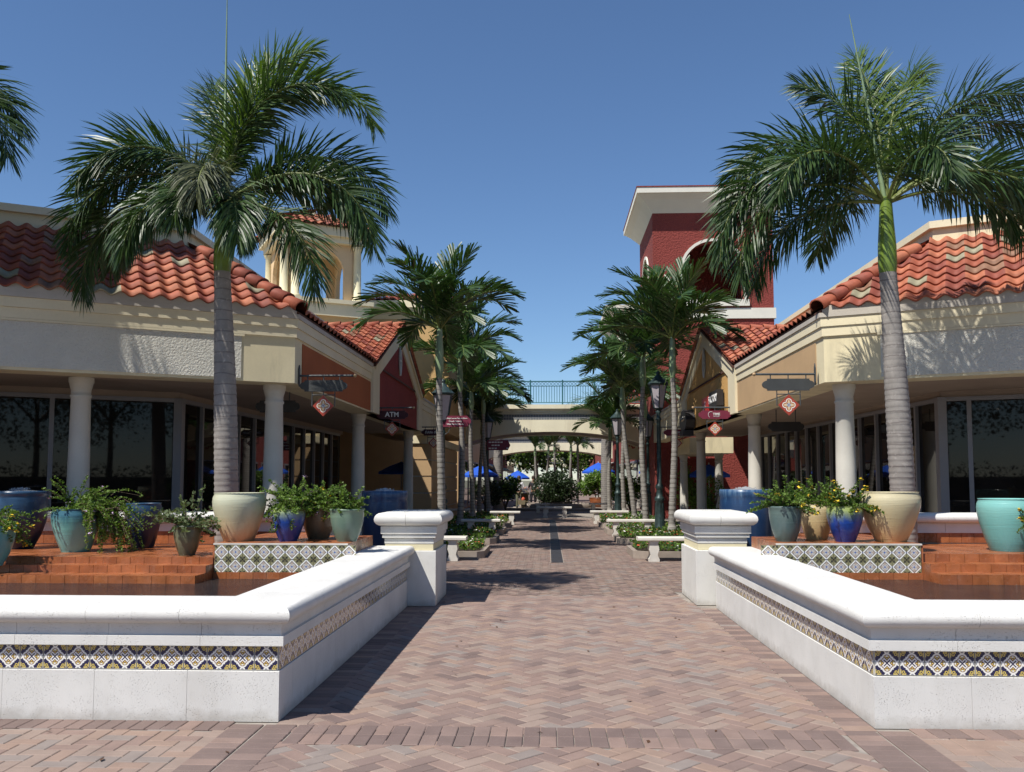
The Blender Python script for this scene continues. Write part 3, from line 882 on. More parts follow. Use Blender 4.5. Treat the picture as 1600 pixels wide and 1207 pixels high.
def shop(s, xm, yc, ang, label, mats_, cols, v_end, win_end, gab, panelled, beam_end):
    U = lambda u: xm + s * u
    A = R(ang); cA, sA = math.cos(A), math.sin(A)
    def F(a, b): return (a * cA + b * sA, yc - a * sA + b * cA)
    def Cn(b): return F(b * (1 - sA) / cA, b)
    def Wp(p): return (U(p[0]), p[1])
    aE = 5.9
    root = thing('shop_building', label, 'building', (U(3), yc + 8, 0))
    def ring(b0, b1, z0, z1, name, m, ae=aE, ve=v_end, obj=True):
        poly = [Wp(F(ae, b0)), Wp(Cn(b0)), Wp((b0, ve)), Wp((b1, ve)), Wp(Cn(b1)), Wp(F(ae, b1))]
        mb = MB(); mb.prism(poly, z0, z1)
        return pin(mb.obj(name, m, root))
    def strip_front(b0, b1, z0, z1, a0, a1, name, m):
        mb = MB(); mb.prism([Wp(F(a0, b0)), Wp(F(a1, b0)), Wp(F(a1, b1)), Wp(F(a0, b1))], z0, z1); return pin(mb.obj(name, m, root))
    def strip_side(b0, b1, z0, z1, v0, v1, name, m):
        mb = MB(); mb.box(U(b0), v0, z0, U(b1), v1, z1); return pin(mb.obj(name, m, root))
    m_side, m_gable = mats_
    ring(0, .5, 3.0, 4.05, 'frieze_wall', M_cream, ve=beam_end)
    ring(-.03, .45, 3.70, 3.845, 'upper_band', M_creamtrim, ve=gab[0] - .13)
    ring(-.05, .44, 3.847, 3.985, 'cornice_band', M_creamtrim, ve=gab[0] - .13)
    ring(-.07, .30, 3.987, 4.055, 'eave_board', M_eave, ve=gab[0] - .13)
    for (b0_, b1_, za, zb_, nm, mm) in ((-.03, .45, 3.70, 3.845, 'upper_band', M_creamtrim), (-.05, .44, 3.847, 3.985, 'cornice_band', M_creamtrim), (-.07, .30, 3.987, 4.055, 'eave_board', M_eave)):
        strip_side(b0_, b1_, za, zb_, gab[2] + .13, beam_end, nm, mm)
    strip_front(-.012, -.001, 3.04, 3.665, .80, aE, 'stucco_panel', M_whitestucco)
    strip_front(-.03, -.001, 3.667, 3.697, .76, aE, 'panel_trim', M_creamtrim)
    strip_side(-.012, -.001, 3.03, 3.66, yc + .38, gab[0] + .12, 'colour_panel', m_side)
    # soffit of the arcade, windows
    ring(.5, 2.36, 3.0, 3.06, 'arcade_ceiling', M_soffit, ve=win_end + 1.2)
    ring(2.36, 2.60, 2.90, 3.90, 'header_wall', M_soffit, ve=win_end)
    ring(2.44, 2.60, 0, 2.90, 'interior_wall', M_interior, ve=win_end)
    ring(-.0 + 2.38, 2.44, .0, .16, 'window_plinth', M_frame, ve=win_end)
    def window(p0, p1, end=False):
        """p0,p1 in (u,v) on the glass line; frame sticks out towards the arcade"""
        P0, P1 = Vector(Wp(p0)), Vector(Wp(p1)); d = (P1 - P0).normalized(); n_ = Vector((d.y, -d.x))
        if n_.dot(Vector((U(-50) - P0.x, -60 - P0.y))) < 0: n_ = -n_
        def bar(a, b, z0, z1, t0=-.02, t1=.07):
            q = [P0 + d * a + n_ * t0, P0 + d * b + n_ * t0, P0 + d * b + n_ * t1, P0 + d * a + n_ * t1]
            return [(p.x, p.y) for p in q], z0, z1
        L_ = (P1 - P0).length
        mb = MB(); mb.prism(*bar(-.035, .035, .162, 2.898)); mb.prism(*bar(.035, L_ - .035, 2.83, 2.898)); mb.prism(*bar(.035, L_ - .035, .162, .23))
        if end: mb.prism(*bar(L_ - .035, L_ + .035, .162, 2.898))
        fr = pin(mb.obj('window_frame', M_frame, root))
        g = MB(); g.prism(*bar(.037, L_ - .037, .232, 2.828, -.012, .012)); g.obj('pane', M_glass, fr)
    c = Cn(2.40)
    if s < 0: fcut = [0, 1.9, 3.8, 5.6]
    else: fcut = [0, .40, 1.75, 3.6, 5.4]
    a0 = 2.40 * (1 - sA) / cA
    for i in range(len(fcut) - 1): window(F(a0 + fcut[i + 1], 2.40), F(a0 + fcut[i], 2.40), end=False)
    v = c[1]
    while v < win_end - .5:
        window((2.40, v), (2.40, min(v + .97, win_end))); v += .97
    mbp = MB(); q = Wp(Cn(2.36)); mbp.box(q[0] - .07, q[1] - .07, .0, q[0] + .07, q[1] + .07, 2.897); pin(mbp.obj('corner_post', M_frame, root))
    # roof slopes
    b0, b1 = -.055, 2.32; tz = .605; z0 = 4.10
    zz = lambda b: z0 + (b - b0) * tz
    roof = MB()
    def P3(p, z): q = Wp(p); return (q[0], q[1], z)
    roof.slab([P3(F(aE, b0), zz(b0)), P3(Cn(b0), zz(b0)), P3(Cn(b1), zz(b1)), P3(F(aE, b1), zz(b1))], .05)
    roof.slab([P3(Cn(b0), zz(b0)), P3((b0, gab[2]), zz(b0)), P3((b1, gab[2]), zz(b1)), P3(Cn(b1), zz(b1))], .05)
    ro = pin(roof.obj('roof', M_undertile, root))
    dU = Vector((s, 0, 0))
    fd = Vector((s * cA, -sA, 0)); fin_ = Vector((s * sA, cA, 0))      # along the front, inward
    cosr = 1 / math.sqrt(1 + tz * tz)
    up_f = (fin_ + Vector((0, 0, tz))).normalized(); nf = up_f.cross(fd).normalized(); nf = nf if nf.z > 0 else -nf
    step = .312 * cosr
    count = 0
    r_ = 0; b = b0 - .02
    while b < b1 - .1:
        a = b * (1 - sA) / cA + .02
        amin = a
        a = math.ceil((a - .1) / .26) * .26
        while a < aE - .1:
            if a > amin + .07:
                p = Wp(F(a, b)); t = link('roof_tile', TILE[tcol()], ro)
                t.matrix_basis = frame_mat(Vector((p[0], p[1], zz(b) + .006 + rnd.uniform(0, .004))), up_f, nf) @ Matrix.Rotation(rnd.uniform(-.012, .012), 4, 'Z')
                count += 1
            a += .26
        b += step
    # mall-side slope, edge-on in the photograph: joined
    up_s = Vector((s, 0, tz)).normalized(); ns = Vector((-s * tz, 0, 1)).normalized()
    side = MB()
    def addtile(mb, M):
        mb.add([M @ Vector(q) for q in TV], TF, tcol(), True)
    b = b0 - .02
    while b < b1 - .1:
        v0 = Cn(max(b, b0))[1]; v = math.ceil((v0 + .16) / .26) * .26
        while v < gab[2]:
            if not (gab[0] + .2 < v < gab[2] - .2 and b < 1.9 * (1 - abs(v - gab[1]) / (gab[2] - gab[1]))):
                addtile(side, frame_mat(Vector((U(b), v, zz(b) + .006)), up_s, ns))
            v += .26
        b += step
    side.obj('side_slope_tiles', RT, ro, kind='stuff')
    cl = MB(); k = 0; da = .035; vv = []; ff = []
    while k * da < aE:
        a = k * da; zt_ = z0 + .034 - .032 * math.cos(2 * PI * a / .26)
        for (bb, z_) in ((-.068, 4.056), (-.068, zt_), (-.05, zt_), (-.05, 4.056)):
            p = Wp(F(a, bb)); vv.append((p[0], p[1], z_))
        k += 1
    for i in range(k - 1):
        for j in range(4): ff.append((i * 4 + j, i * 4 + (j + 1) % 4, i * 4 + 4 + (j + 1) % 4, i * 4 + 4 + j))
    cl.add(vv, ff); pin(cl.obj('eave_closure', M_eave, root))
    # hip caps
    h0, h1 = Wp(Cn(b0)), Wp(Cn(b1)); H0 = Vector((h0[0], h0[1], zz(b0))); H1 = Vector((h1[0], h1[1], zz(b1)))
    dd = (H1 - H0); nH = int(dd.length / .33); d = dd.normalized(); hn = d.cross(Vector((0, 0, 1))); nn = hn.cross(d).normalized(); nn = nn if nn.z > 0 else -nn
    for i in range(nH - 1):
        t = link('hip_cap', CAPM[rnd.choice((0, 1, 1, 0, 2))], ro); t.matrix_basis = frame_mat(H0 + d * (i * .33 - .06) + Vector((0, 0, .055)), d, nn)
    # parapet behind the tiles
    pz = 5.86
    ring(b1, b1 + .3, 4.6, pz, 'parapet', M_cream)
    ring(b1 - .07, b1 + .37, pz - .10, pz + .02, 'parapet_cap', M_creamtrim)
    ring(b1 + .3, 11.5, 4.7, 5.0, 'flat_roof', M_concrete, ve=v_end - .2)
    pin(MB().box(U(2.66), v_end - .198, 4.7, U(11.5), v_end + (12 if s < 0 else .2), 5.0).obj('rear_roof', M_concrete, root))
    pin(MB().box(U(11.5), yc - 4, 0, U(11.8), v_end + (12 if s < 0 else .2), 5.0).obj('rear_wall', M_cream, root))
    # gable over the mall side
    g0, gp, g1 = gab; zr = 5.54; ze = 4.09
    gw = MB(); gw.xprism([(g0 + .55, 3.0), (g0 + .55, 4.28), (gp, zr - .32), (g1 - .55, 4.28), (g1 - .55, 3.0)], U(-.02), U(.28)); pin(gw.obj('gable_wall', m_gable, root))
    for (ya, yb) in ((g0, gp), (g1, gp)):
        k = (zr - ze) / abs(gp - ya)
        sg = 1 if yb > ya else -1
        gt = MB()
        gt.xprism([(ya, ze - .02), (yb, zr - .06), (yb, zr - .47), (ya + sg * .2, ze - .36), (ya, ze - .36)], U(-.06), U(.3)); pin(gt.obj('rake_trim', M_creamtrim, root))
        gt = MB()
        gt.xprism([(ya, ze - .04), (yb, zr - .08), (yb, zr - .17), (ya, ze - .13)], U(-.11), U(-.062)); pin(gt.obj('rake_moulding', M_creamtrim, root))
    for yv in (g0 - .12, g1 - .62):
        strip_side(-.07, .1, 3.0, 4.02, yv, yv + .74, 'pilaster', M_creamtrim)
    gr = MB()
    gr.slab([(U(-.12), g0 - .12, ze - .04), (U(-.12), gp, zr), (U(b1), gp, zr), (U(b1), g0 - .12, ze - .04)], .05)
    gr.slab([(U(-.12), g1 + .12, ze - .04), (U(-.12), gp, zr), (U(b1), gp, zr), (U(b1), g1 + .12, ze - .04)], .05)
    gro = pin(gr.obj('gable_roof', M_undertile, root))
    k = (zr - (ze - .04)) / (gp - g0 + .12); upg = Vector((0, 1, k)).normalized(); ng = Vector((0, -k, 1)).normalized()
    L_ = (gp - g0 + .12) * math.sqrt(1 + k * k)
    y = 0.0
    while y < L_ - .15:
        u = -.03
        org = Vector((0, g0 - .12, ze - .04)) + upg * y
        ucut = (org.z - zz(b0)) / tz + b0 - .2
        while u < b1:
            if org.z + .05 > zz(u) - .16:
                t = link('gable_tile', TILE[tcol()], gro)
                t.matrix_basis = frame_mat(Vector((U(u), org.y, org.z + .006)), upg, ng) @ Matrix.Scale(.86, 4, Vector((1, 0, 0)))
            u += .24
        y += .30
    k2 = (zr - (ze - .04)) / (gp - g1 - .12); upg2 = Vector((0, -1, -k2)).normalized(); ng2 = Vector((0, -k2, 1)).normalized()
    far_s = MB(); y = 0
    while y < (g1 + .12 - gp) * math.sqrt(1 + k2 * k2) - .15:
        org = Vector((0, g1 + .12, ze - .04)) + upg2 * y; u = -.03
        while u < b1:
            addtile(far_s, frame_mat(Vector((U(u), org.y, org.z + .006)), upg2, ng2)); u += .28
        y += .335
    far_s.obj('far_slope_tiles', RT, gro, kind='stuff')
    for i in range(int((b1 + .3) / .34) + 1):
        t = link('ridge_cap', CAPM[rnd.choice((0, 0, 1, 2))], gro)
        t.matrix_basis = frame_mat(Vector((U(-.16 + i * .34), gp, zr + .02)), Vector((s, 0, 0)), Vector((0, 0, 1))) @ Matrix.Scale(.8, 4)
    # oval window in the gable
    ov = MB(); n = 28
    cy_, cz_, ry, rz_ = gp, 4.62, .20, .40
    v = []; 
    for (f1, xx) in ((1.0, -.055), (.80, -.055), (.80, -.03), (1.0, -.03)):
        for i in range(n): v.append((U(xx), cy_ + ry * f1 * math.cos(2 * PI * i / n), cz_ + rz_ * (1 - (1 - f1) * .5) * math.sin(2 * PI * i / n)))
    f = []
    for l in range(3):
        for i in range(n): f.append((l * n + i, l * n + (i + 1) % n, (l + 1) * n + (i + 1) % n, (l + 1) * n + i))
    ov.add(v, f)
    ov.box(U(-.05), cy_ - .012, cz_ - .34, U(-.035), cy_ + .012, cz_ + .34); ov.box(U(-.05), cy_ - .15, cz_ - .012, U(-.035), cy_ + .15, cz_ + .012)
    ovo = pin(ov.obj('oval_window', M_towerwhite, root))
    pn = MB(); pn.add([(U(-.030), cy_ + ry * .8 * math.cos(2 * PI * i / n), cz_ + rz_ * .9 * math.sin(2 * PI * i / n)) for i in range(n)] + [(U(-.024), cy_ + ry * .8 * math.cos(2 * PI * i / n), cz_ + rz_ * .9 * math.sin(2 * PI * i / n)) for i in range(n)],
                      [tuple(range(n)), tuple(range(n, 2 * n))[::-1]] + [(i, (i + 1) % n, n + (i + 1) % n, n + i) for i in range(n)])
    pn.obj('pane', M_glass, ovo)
    # columns
    for (x, y, zt) in cols: column_parts(root, x, y, zt)
    return root
bl = shop(-1, -3.87, 13.50, 28.7, 'low cream shop building with red tiled roof and dark red gable, left of the path', (M_orange, M_dkred),
     [(-4.27, 13.80, 3.0), (-6.75, 12.66, 3.0), (-9.1, 11.35, 3.0), (-4.24, 19.9, 3.0), (-4.22, 27.0, 3.0)], 31.8, 27.0, (19.45, 23.06, 26.8), True, 31.8)
br = shop(1, 4.20, 13.70, 25.0, 'low cream shop building with red tiled roof and golden gable, right of the path', (M_tanw, M_gold),
     [(4.60, 14.05, 3.0), (7.35, 12.85, 3.0), (4.66, 20.4, 3.0), (4.80, 28.3, 3.0)], 35.7, 29.5, (20.0, 23.9, 27.6), True, 35.7)
# two shorter columns of the far entrance
for (x, y) in ((5.05, 33.6), (5.95, 31.5)): column_parts(br, x, y, 2.45, .15)
o = MB().box(4.9, 31.2, 2.45, 6.4, 35.7, 3.0); pin(o.obj('entrance_canopy', M_cream, br))

# unseen tower added left of frame, stepped to shade the left shops
tw = thing('unseen_shade_tower', 'unseen cream tower added left of the frame to shade the left shops', 'tower', (-12, 11.4, 0))
pin(MB().box(-13.4, 9.6, 0, -8.56, 10.3, 9.5).obj('lower_wall', M_cream, tw)); pin(MB().box(-13.4, 10.302, 0, -9.3, 13.4, 9.5).obj('side_wall', M_cream, tw))
pin(MB().box(-13.5, 9.5, 9.5, -8.64, 13.5, 9.75).obj('ledge', M_creamtrim, tw))
pin(MB().box(-13.2, 9.85, 9.75, -10.25, 13.2, 14.3).obj('upper_wall', M_cream, tw)); pin(MB().box(-13.4, 9.7, 14.3, -10.1, 13.4, 14.6).obj('cornice', M_creamtrim, tw))
# ================================================================== YELLOW BLOCK, BELFRY
yb = thing('yellow_building', 'yellow stucco block with cream cornice behind the left shops', 'building', (-5, 34, 0))
pin(MB().box(-6.55, 32.0, 3.2, -3.55, 38.6, 7.35).obj('wall', M_yellow, yb))
mb = MB()
z0, z1 = 7.35, 7.85
def flare(mb, x0, y0, x1, y1, z0, z1, g, zt, mi=0):
    v = [(x0, y0, z0), (x1, y0, z0), (x1, y1, z0), (x0, y1, z0), (x0 - g, y0 - g, z1), (x1 + g, y0 - g, z1), (x1 + g, y1 + g, z1), (x0 - g, y1 + g, z1)]
    mb.add(v, [(3, 2, 1, 0), (0, 1, 5, 4), (1, 2, 6, 5), (2, 3, 7, 6), (3, 0, 4, 7), (4, 5, 6, 7)], mi)
    mb.box(x0 - g - .03, y0 - g - .03, z1 + .001, x1 + g + .03, y1 + g + .03, zt, mi)
flare(mb, -6.55, 32.0, -3.55, 38.6, 7.352, 7.72, .28, 7.98)
pin(mb.obj('cornice', M_creamtrim, yb))
mb = MB(); mb.add([(-6.8, 31.8, 7.99), (-3.3, 31.8, 7.99), (-3.3, 38.8, 7.99), (-6.8, 38.8, 7.99), (-5.6, 33.6, 8.55), (-4.5, 33.6, 8.55), (-4.5, 37, 8.55), (-5.6, 37, 8.55)],
                  [(0, 1, 5, 4), (1, 2, 6, 5), (2, 3, 7, 6), (3, 0, 4, 7), (4, 5, 6, 7), (3, 2, 1, 0)]); hr = pin(mb.obj('roof', M_undertile, yb))
mb = MB()
for r_ in range(6):
    y = 31.75 + r_ * .3; z = 8.0 + (y - 31.8) * .311; x = -6.8 + r_ * .2
    while x < -3.3 - r_ * .2:
        mb.add([frame_mat(Vector((x, y, z + .01)), Vector((0, 1, .311)), Vector((0, -.311, 1))) @ Vector(q) for q in TV], TF, tcol(), True); x += .28
mb.obj('roof_tiles', RT, hr, kind='stuff')
mb = MB().box(-4.6, 29.7, 0, -3.9, 38.0, 2.95)
pin(mb.obj('pier_core', M_joint, yb))
for k in range(5):
    pin(MB().box(-4.65, 29.66, .02 + k * .55, -3.86, 38.1, .52 + k * .55).obj('rusticated_course', M_tanw, yb))
pin(MB().box(-4.70, 29.60, 2.74, -3.80, 38.15, 2.998).obj('pier_cornice', M_creamtrim, yb))
for yy in (35.4, 37.2):
    pass
bf = thing('belfry', 'cream belfry with open arches and red tiled cap above the left roofs', 'tower', (-8.44, 29, 0))
bA = R(28.6); dr = Vector((math.cos(bA), math.sin(bA), 0)); dl = Vector((-math.sin(bA), math.cos(bA), 0))
near_c = Vector((-8.72, 29.0, 0)); S = 2.46
def bw(a, b, z): q = near_c + dr * a + dl * b; return (q.x, q.y, z)
def bprism(mb, a0, b0_, a1, b1_, z0, z1, mi=0):
    mb.prism([bw(a0, b0_, 0)[:2], bw(a1, b0_, 0)[:2], bw(a1, b1_, 0)[:2], bw(a0, b1_, 0)[:2]], z0, z1, mi)
mb = MB(); bprism(mb, -.35, -.35, S + .35, S + .35, 4.0, 7.0); pin(mb.obj('base_wall', M_yellow, bf))
mb = MB(); bprism(mb, -.40, -.40, S + .4, S + .4, 7.0, 7.42); bprism(mb, -.48, -.48, S + .48, S + .48, 7.42, 7.56); pin(mb.obj('base_cornice', M_creamtrim, bf))
zb, zt = 7.56, 9.55
for (org, dx, dy) in ((0, 'r', 'l'), (0, 'l', 'r'), (1, 'r', 'l'), (1, 'l', 'r')):
    # arched wall: polygon ring in the wall plane
    n = 12; hw = .80; cx_ = S / 2; spr = 8.55; rad = hw
    out = [(.12, zb), (S - .12, zb), (S - .12, zt), (.12, zt)]
    mb = MB(); th = .16
    arcp = [(cx_ + rad * math.cos(PI * i / n), spr + rad * math.sin(PI * i / n)) for i in range(n + 1)]
    def pt(a, depth, z):
        d = depth if org == 0 else S - depth
        return bw(a, d, z) if dx == 'r' else bw(d, a, z)
    # left jamb, right jamb, sill, head strips
    def quadprism(poly):
        m_ = len(poly); v = [pt(a, .02, z) for a, z in poly] + [pt(a, th, z) for a, z in poly]
        mb.add(v, [tuple(range(m_)), tuple(range(m_, 2 * m_))[::-1]] + [(i, m_ + i, m_ + (i + 1) % m_, (i + 1) % m_) for i in range(m_)])
    quadprism([(.02, zb), (cx_ - hw, zb), (cx_ - hw, spr), (.02, spr)]); quadprism([(cx_ + hw, zb), (S - .02, zb), (S - .02, spr), (cx_ + hw, spr)])
    for i in range(n):
        (a1, z1_), (a2, z2_) = arcp[i], arcp[i + 1]
        quadprism([(a1, z1_), (a2, z2_), (a2, zt), (a1, zt)])
    quadprism([(.02, spr), (cx_ - hw, spr), (cx_ - hw, zt), (.02, zt)]); quadprism([(cx_ + hw, spr), (S - .02, spr), (S - .02, zt), (cx_ + hw, zt)])
    o = fixn(pin(mb.obj('arched_wall', M_belfry, bf)))
for (a, b_) in ((-.02, -.02), (S + .02, -.02), (-.02, S + .02), (.34, -.1)):
    q = bw(a, b_, 0); mb = MB(); mb.lathe([(.17, zb), (.19, zb + .06), (.17, zb + .12), (.14, zb + .14), (.125, zt - .18), (.16, zt - .14), (.19, zt - .05)], (q[0], q[1], 0), 14); pin(mb.obj('colonnette', M_peach, bf))
mb = MB(); bprism(mb, -.2, -.2, S + .2, S + .2, zt, zt + .2); bprism(mb, -.34, -.34, S + .34, S + .34, zt + .2, zt + .5); pin(mb.obj('crown_cornice', M_creamtrim, bf))
mb = MB(); zc_ = zt + .5
mb.add([bw(-.45, -.45, zc_), bw(S + .45, -.45, zc_), bw(S + .45, S + .45, zc_), bw(-.45, S + .45, zc_), bw(S / 2, S / 2, zc_ + .85)], [(0, 1, 4), (1, 2, 4), (2, 3, 4), (3, 0, 4), (3, 2, 1, 0)]); hr = pin(mb.obj('roof', M_undertile, bf))
mb = MB()
for (ox, sx, iy) in (((0), dr, dl), ((1), dl, dr)):
    k = .85 / (S / 2 + .45)
    for r_ in range(6):
        off = -.5 + r_ * .3; a = off + .1
        while a < S - off:
            p = near_c + sx * a + iy * off + Vector((0, 0, zc_ + (off + .45) * k + .01))
            mb.add([frame_mat(p, iy + Vector((0, 0, k)), Vector((0, 0, 1)) - iy * k) @ Vector(q) for q in TV], TF, tcol(), True); a += .28
mb.obj('roof_tiles', RT, hr, kind='stuff')

# ================================================================== RED TOWER
rt = thing('red_tower', 'dark red stucco tower with wide white cornice and arched belfry opening', 'tower', (6.7, 38.5, 0))
tx0, tx1, ty0, ty1 = 4.28, 9.10, 36.0, 41.0
pin(MB().box(tx0, ty0, 0, tx1, ty1, 8.0).obj('lower_wall', M_towerred, rt))
def tower_face(axis):
    n = 16; mb = MB(); z0, z1 = 8.42, 12.35; cz = 9.95; hw = 1.22; th = .45
    if axis == 'f': lo, hi = tx0, tx1
    else: lo, hi = ty0 + .45, ty1 - .002
    c_ = (lo + hi) / 2 + (.0 if axis == 'f' else -.2); hw = 1.22 if axis == 'f' else 1.1
    def pt(a, d, z): return (a, ty0 + d, z) if axis == 'f' else ((tx0 + d, a, z))
    def qp(poly):
        m_ = len(poly); v = [pt(a, 0, z) for a, z in poly] + [pt(a, th, z) for a, z in poly]
        mb.add(v, [tuple(range(m_)), tuple(range(m_, 2 * m_))[::-1]] + [(i, m_ + i, m_ + (i + 1) % m_, (i + 1) % m_) for i in range(m_)])
    zs_ = 8.78
    qp([(lo, z0), (hi, z0), (hi, zs_), (lo, zs_)]); qp([(lo, zs_), (c_ - hw, zs_), (c_ - hw, z1), (lo, z1)]); qp([(c_ + hw, zs_), (hi, zs_), (hi, z1), (c_ + hw, z1)])
    ar = [(c_ - hw * math.cos(PI * i / n), cz + hw * math.sin(PI * i / n)) for i in range(n + 1)]
    for i in range(n): qp([ar[i], ar[i + 1], (ar[i + 1][0], z1), (ar[i][0], z1)])
    fixn(pin(mb.obj('belfry_wall', M_towerred, rt)))
    tr = MB(); pts = [(c_ - hw, zs_)] + ar + [(c_ + hw, zs_)]
    for i in range(len(pts) - 1):
        (a1, z1_), (a2, z2_) = pts[i], pts[i + 1]
        cx2, cz2 = c_, cz
        def outp(a, z): 
            if z <= cz: return (a + (.11 if a > c_ else -.11), z)
            k = (hw + .11) / hw; return (c_ + (a - c_) * k, cz + (z - cz) * k)
        q = [(a1, z1_), (a2, z2_), outp(a2, z2_), outp(a1, z1_)]
        v = [pt(a, -.06, z) for a, z in q] + [pt(a, -.002, z) for a, z in q]
        tr.add(v, [(0, 1, 2, 3), (7, 6, 5, 4), (0, 4, 5, 1), (2, 6, 7, 3), (1, 5, 6, 2), (3, 7, 4, 0)])
    fixn(pin(tr.obj('arch_trim', M_towerwhite, rt)))
    sl_ = MB()
    v0 = pt(c_ - hw - .2, -.14, 8.50); v1 = pt(c_ + hw + .2, -.005, 8.76)
    sl_.box(*v0, *v1); pin(sl_.obj('sill', M_towerwhite, rt))
tower_face('f'); tower_face('s')
pin(MB().box(tx0 + .46, ty1 - .3, 8.42, tx1 - .45, ty1, 12.35).box(tx1 - .45, ty0 + .46, 8.42, tx1, ty1 - .302, 12.35).obj('back_wall', M_towerred, rt))
mb = MB().box(tx0 - .07, ty0 - .07, 8.0, tx1 + .07, ty1 + .07, 8.42); pin(mb.obj('string_course', M_towerwhite, rt))
mb = MB()
lev = [(0, 12.352), (.12, 12.5), (.40, 12.8), (.62, 12.98), (.68, 13.0), (.68, 13.22)]
v = []
for g, z in lev: v += [(tx0 - g, ty0 - g, z), (tx1 + g, ty0 - g, z), (tx1 + g, ty1 + g, z), (tx0 - g, ty1 + g, z)]
f = [(3, 2, 1, 0)] + [(l * 4 + k, l * 4 + (k + 1) % 4, l * 4 + 4 + (k + 1) % 4, l * 4 + 4 + k) for l in range(len(lev) - 1) for k in range(4)] + [tuple(range(20, 24))]
mb.add(v, f); pin(mb.obj('cornice', M_towerwhite, rt))
pin(MB().box(tx0 - .7, ty0 - .7, 13.222, tx1 + .7, ty1 + .7, 13.27).obj('coping', M_towerred, rt))
lo_b = thing('red_annex', 'lower red block with white flared cornice behind the tower', 'building', (5, 47, 0))
pin(MB().box(3.4, 43.6, 5.2, 8.9, 49, 9.2).obj('wall', M_towerred, lo_b))
mb = MB(); flare(mb, 3.4, 43.6, 8.9, 49, 9.202, 9.75, .55, 9.98); pin(mb.obj('cornice', M_towerwhite, lo_b))

# ================================================================== BRIDGES
def bridge(y0, y1, x0, x1, label, rail=True, zc=3.65, scale=1.0, tiles=True):
    root = thing('footbridge', label, 'bridge', ((x0 + x1) / 2, (y0 + y1) / 2, 0), group='arched bridges over the walk')
    n = 24; cx = (x0 + x1) / 2; hw = (x1 - x0) / 2
    zb = lambda x: 2.55 + (zc - 2.55) * math.sqrt(max(0, 1 - ((x - cx) / (hw * 1.12)) ** 2))
    def arch(y0, y1, ztop, dz, name, m):
        mb = MB(); v = []; f = []
        for i in range(n + 1):
            x = x0 + (x1 - x0) * i / n
            v += [(x, y0, zb(x) + dz), (x, y0, ztop), (x, y1, ztop), (x, y1, zb(x) + dz)]
        for i in range(n):
            for k in range(4): f.append((i * 4 + k, i * 4 + (k + 1) % 4, i * 4 + 4 + (k + 1) % 4, i * 4 + 4 + k))
        f += [(0, 1, 2, 3), (n * 4 + 3, n * 4 + 2, n * 4 + 1, n * 4)]
        mb.add(v, f); return pin(mb.obj(name, m, root))
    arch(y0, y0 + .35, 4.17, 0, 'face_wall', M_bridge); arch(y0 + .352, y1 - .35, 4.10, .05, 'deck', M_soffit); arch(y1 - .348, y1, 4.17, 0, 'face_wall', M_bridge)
    pin(MB().box(x0, y0 + .03, 4.172, x1, y1 - .03, 4.418).obj('frieze', M_bench, root))
    if tiles:
        tm = MB().box(-.052, -.012, -.052, .052, 0, .052).mesh('frieze_tile', M_friezetile)
        kx = x0 + .08
        while kx < x1:
            for z in (4.235, 4.355):
                t = link('frieze_tile', tm, root); t.matrix_basis = Matrix.Translation((kx, y0 + .03, z)); pin(t)
            kx += .12
    mb = MB()
    mb.xprism([(y0 - .02, 4.42), (y0 - .02, 4.50), (y0 - .06, 4.52), (y0 - .06, 4.56), (y0 - .16, 4.66), (y0 - .16, 4.84), (y1, 4.84), (y1, 4.42)], x0, x1)
    pin(mb.obj('cornice', M_bridge, root))
    if rail:
        rl = MB()
        for z, h in ((5.86, .05), (5.66, .03), (4.93, .03)): rl.box(x0, y0 + .05, z, x1, y0 + .09, z + h)
        pin(rl.obj('rail', M_teal, root))
        bl_ = MB(); x = x0 + .06
        while x < x1: bl_.box(x - .012, y0 + .058, 4.962, x + .012, y0 + .082, 5.659); x += .115
        x = x0 + .1
        while x < x1:
            for q in range(8):
                a0, a1 = 2 * PI * q / 8, 2 * PI * (q + 1) / 8
                bl_.tube([(x + .065 * math.cos(a0), y0 + .07, 5.775 + .065 * math.sin(a0)), (x + .065 * math.cos(a1), y0 + .07, 5.775 + .065 * math.sin(a1))], .009, 4)
            x += .155
        pin(bl_.obj('baluster', M_teal, root, kind='stuff'))
        x = x0 + .3
        while x < x1:
            pin(MB().box(x - .03, y0 + .03, 4.842, x + .03, y0 + .11, 5.95).obj('rail_post', M_teal, root)); x += 1.42
    return root
bridge(39.5, 43.0, -3.9, 4.28, 'nearest cream arched bridge with teal railing over the walk')
bridge(64, 67, -4.2, 4.6, 'second cream arched bridge, seen beneath the nearest one', rail=False)
bridge(110, 113, -5.2, 6.0, 'third cream bridge far down the walk', rail=False, tiles=False, zc=3.9)
bridge(150, 153, -5.2, 6.0, 'farthest pale bridge at the end of the walk', rail=False, tiles=False, zc=3.7)

